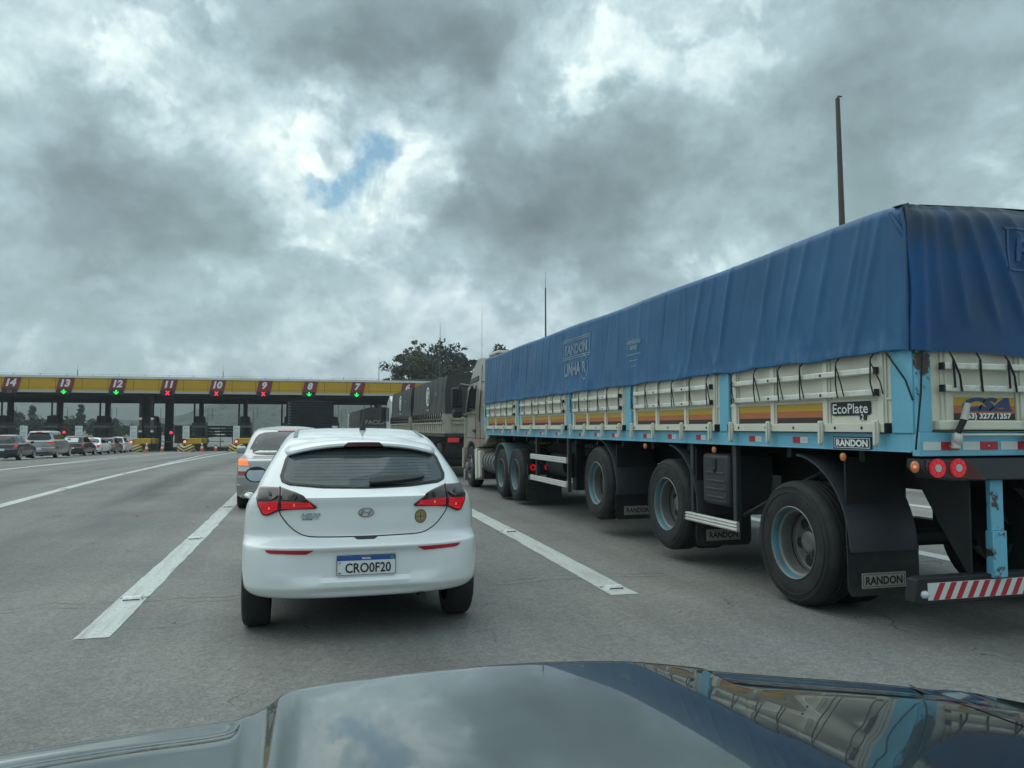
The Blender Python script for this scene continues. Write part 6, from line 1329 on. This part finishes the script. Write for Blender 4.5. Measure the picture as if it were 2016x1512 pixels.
    o = thing('gate_cabinet', 'dark toll gate cabinet with its arm '+where, 'toll gate', (x+1.05, 103.2, GZ(103)+.16), 0, 'toll gate cabinets'); b = MB(); b.box(-.18, .18, -.2, .2, 0, 1.1); b.build('cabinet', M['booth_brown'], o, 30, .02); b = MB(); b.box(.0, 2.3, -.03, .03, .95, 1.03); b.build('arm', M['rim_grey'], o, 0)
def stripes():
    m = mat('nose_stripes', (.5, .4, .1), .6); t = m.node_tree; n = t.nodes; l = t.links; b = n['Principled BSDF']; g = n.new('ShaderNodeTexCoord'); s = n.new('ShaderNodeSeparateXYZ'); l.new(g.outputs['Object'], s.inputs[0])
    def ma(op, a, c=None):
        q_ = n.new('ShaderNodeMath'); q_.operation = op
        for i, v_ in enumerate((a, c)):
            if v_ is None: continue
            if isinstance(v_, (int, float)): q_.inputs[i].default_value = v_
            else: l.new(v_, q_.inputs[i])
        return q_.outputs[0]
    d = ma('SUBTRACT', ma('MULTIPLY', ma('ABSOLUTE', s.outputs[0]), .55), s.outputs[2]); f = ma('GREATER_THAN', ma('FLOORED_MODULO', ma('ADD', d, 4.0), .36), .17)
    nz = n.new('ShaderNodeTexNoise'); nz.inputs['Scale'].default_value = 2.5; nz.inputs['Detail'].default_value = 5; l.new(g.outputs['Object'], nz.inputs['Vector'])
    mx = n.new('ShaderNodeMix'); mx.data_type = 'RGBA'; l.new(f, mx.inputs['Factor']); mx.inputs['A'].default_value = (.02, .022, .022, 1); mx.inputs['B'].default_value = (.60, .43, .13, 1)
    m2 = n.new('ShaderNodeMix'); m2.data_type = 'RGBA'; r = n.new('ShaderNodeMapRange'); l.new(nz.outputs[0], r.inputs[0]); r.inputs[1].default_value = .45; r.inputs[2].default_value = .75; r.inputs[4].default_value = .35; l.new(r.outputs[0], m2.inputs['Factor']); l.new(mx.outputs['Result'], m2.inputs['A']); m2.inputs['B'].default_value = (.2, .17, .11, 1); l.new(m2.outputs['Result'], b.inputs['Base Color']); return m
M['nose_stripe'] = stripes(); M['amber_glow'] = emitmat('amber_glow', (1, .30, .12), 1.2); M['notice'] = mat('notice_white', (.62, .67, .66), .5); M['notice_ink'] = mat('notice_ink', (.33, .38, .38), .6)
for k, (x, w) in enumerate(ISL): island(x, w, k)
# striped poles of the main pier, red stop lamp, distant boards
for x, lb in ((-18.75, 'left one of the two maroon and white banded posts at the wide pier'), (-17.45, 'right one of the two maroon and white banded posts at the wide pier')):
    o = thing('banded_post', lb, 'post', (x, 101, GZ(101)+.1), 0, 'banded posts'); b = MB()
    for z0, z1, i in ((0, 2.2, 2), (2.2, 2.42, 1), (2.42, 3.7, 0), (3.7, 3.95, 1), (3.95, 6.8, 2)): b.box(-.16, .16, -.16, .16, z0, z1, i)
    b.build('shaft', [M['booth_brown'], M['sign_white'], M['canopy_dark']], o, 0); b = MB(); b.box(-.2, .2, -.2, .2, 0, .12); b.build('foot', M['kerb'], o, 0)
for x, y, z, lb in ((-15.4, 101.5, 1.9, 'red stop lamp on a stalk by the wide pier'), (-27.6, 103.5, 2.0, 'red stop lamp between the SUV and the notice board')):
    o = thing('stop_lamp', lb, 'signal', (x, y, GZ(y)+.1), 0, 'red stop lamps'); b = MB(); b.tube([(0, .1, 0), (0, .1, z+.4)], .05, 6); b.build('post', M['trim'], o, 0); b = MB(); b.box(-.22, .22, -.02, .1, z, z+.5); b.build('housing', M['seam'], o, 0); b = MB(); b.disc((0, -.04, z+.25), .17, 'y', 16, 0, .02); b.build('lens', M['led_red'], o, 0)
def cone(x, y, label):
    o = thing('traffic_cone', label, 'traffic cone', (x, y, GZ(y)), 0, 'traffic cones at the toll islands')
    b = MB(); b.box(-.27, .27, -.27, .27, 0, .06); b.build('base', M['cone_orange'], o, 30, .02)
    b = MB(); pr = [(.21, .06), (.155, .38), (.155, .38), (.115, .62), (.10, .70), (.075, .86), (.045, 1.02)]
    for (r0, z0), (r1, z1), i in (((.21, .06), (.165, .36), 0), ((.165, .36), (.128, .60), 1), ((.128, .60), (.098, .78), 0), ((.098, .78), (.06, 1.0), 1), ((.06, 1.0), (.0, 1.02), 0)): b.lathe([(r0, z0), (r1, z1)], 'z', (0, 0, 0), 18, mi=i)
    b.build('body', [M['cone_orange'], M['sign_white']], o, 50)
for x, y, lb in ((-16.45, 92.3, 'orange and white traffic cone left of the pair by the wide pier'), (-15.35, 95.3, 'orange and white traffic cone right of the pair by the wide pier'), (-11.0, 94.2, 'traffic cone just right of the middle striped nose'), (-9.72, 96.2, 'traffic cone farthest right, before lane 10')): cone(x, y, lb)
for x, y, w, z0, z1, m, lb in ((-11.4, 128, 3.0, 1.6, 3.4, 'booth', 'wide dark louvred board beyond the middle notice board'), (-17.9, 130, 2.6, .6, 3.4, 'cream_old', 'tan panel standing beyond the banded posts'), (-5.6, 112, .9, 1.1, 2.3, 'plate_white', 'small white panel at the right-hand booth')):
    o = thing('roadside_panel', lb, 'panel', (x, y, GZ(y)), 0); b = MB()
    if m == 'booth':
        for k in range(4): b.box(-w, w, -.03, .03, z0+k*.48, z0+k*.48+.28)
    else: b.box(-w/2, w/2, -.03, .03, z0, z1)
    b.build('board', M[m], o, 0); 
    for s in (-.3, .3): b = MB(); b.tube([(w*s, .06, 0), (w*s, .06, z1)], .06, 6); b.build('leg', M['steel_dark'], o, 0)
for x, y, h, lb in ((-38.5, 140, 8.5, 'thin pale lamp pole seen beyond booth 13'), (6.6, 150, 9.5, 'dark lamp pole beyond lane 7'), (-8.9, 150, 4.0, 'short dark pole beyond lane 10')):
    o = thing('lamp_pole', lb, 'pole', (x, y, GZ(y)), 0); b = MB(); b.tube([(0, 0, 0), (0, 0, h)], [.12, .07], 8); b.build('shaft', M['steel'], o, 40); b = MB(); b.box(-.2, .7, -.1, .1, h, h+.1); b.build('lamp_head', M['steel'], o, 0)
o = thing('guard_rail', 'long pale road barrier running across beyond the toll booths', 'guard rail', (-30, 170, GZ(170))); b = MB(); b.box(-30, 60, -.1, .1, .45, .85); b.build('rail', M['fascia_white'], o, 0); b = MB()
for k in range(23): b.box(-30+k*4-.06, -30+k*4+.06, .1, .2, 0, .8)
b.build('posts', M['steel'], o, 0)

# ================================================================== OUR OWN CAR'S BONNET
own = thing('car_front', 'dark glossy bonnet of our own car along the bottom of the picture', 'car', (.345, 0, 0))
M['graphite'] = mat('graphite_paint', (.135, .152, .152), .2, metal=1, coat=1, coatr=.01)
ZS = curve([(-1.0, .950), (-.93, .958), (-.82, .965), (-.60, .968), (-.50, .967), (-.44, .970), (-.40, .984), (-.372, 1.001), (-.34, 1.008), (-.2, 1.014), (0, 1.018), (.2, 1.014), (.30, 1.009), (.37, 1.002), (.44, .994), (.52, .986), (.62, .980), (.78, .974), (.90, .968), (1.0, .955)])
def own_edge(x): return 1.50-(.24 if x > 0 else .09)*(abs(x)/.9)**2.2
def own_z(x, y):
    e = own_edge(x); d = e-y
    z = ZS(x)+.030*(1-math.exp(-max(d, 0)/.5))
    if d < .035: q_ = (.035-d)/.035; z -= .006*q_*q_ if q_ < 4 else .096+.048*(q_-4)
    ax = abs(x)
    if .44 < ax < .88: z -= .010*math.exp(-((d-.06)/.05)**2)
    return z
xs = np.concatenate([np.linspace(-1.0, -.45, 34), np.linspace(-.44, -.30, 36), np.linspace(-.29, .29, 40), np.linspace(.30, .44, 36), np.linspace(.45, 1.0, 34)])
dd = np.concatenate([np.linspace(1.5, .35, 24), np.linspace(.33, .0, 34), np.linspace(-.01, -.22, 16)])
b = MB(); b.grid([[(x, own_edge(x)-d, own_z(x, own_edge(x)-d)) for d in dd] for x in xs]); o = b.build('bonnet', M['graphite'], own, 0); o.data.polygons.foreach_set('use_smooth', [True]*len(o.data.polygons))
for sg in (-1, 1): b = MB(); b.loft([[(sg*(.80+.02), own_edge(.8)-d, own_z(.8, own_edge(.8)-d)+.002) , (sg*(.808+.02), own_edge(.8)-d, own_z(.808, own_edge(.8)-d)+.002)] for d in np.linspace(.9, .02, 30)], False, False); b.build('bonnet_gap', M['seam'], own, 0)
b = MB(); b.grid([[(x, own_edge(x)+.20-.02*k, own_z(x, own_edge(x)+.22)-.02-k*.11) for k in range(6)] for x in np.linspace(-.98, .98, 40)]); b.build('front_panel', M['graphite'], own, 50)
for sg in (-1, 1):
    b = MB(); b.grid([[(sg*(1.0+.015*math.sin(k*.5)), y, own_z(1.0, y)-k*.07) for k in range(7)] for y in np.linspace(-.1, 1.55, 20)]); b.build('wing', M['graphite'], own, 50)
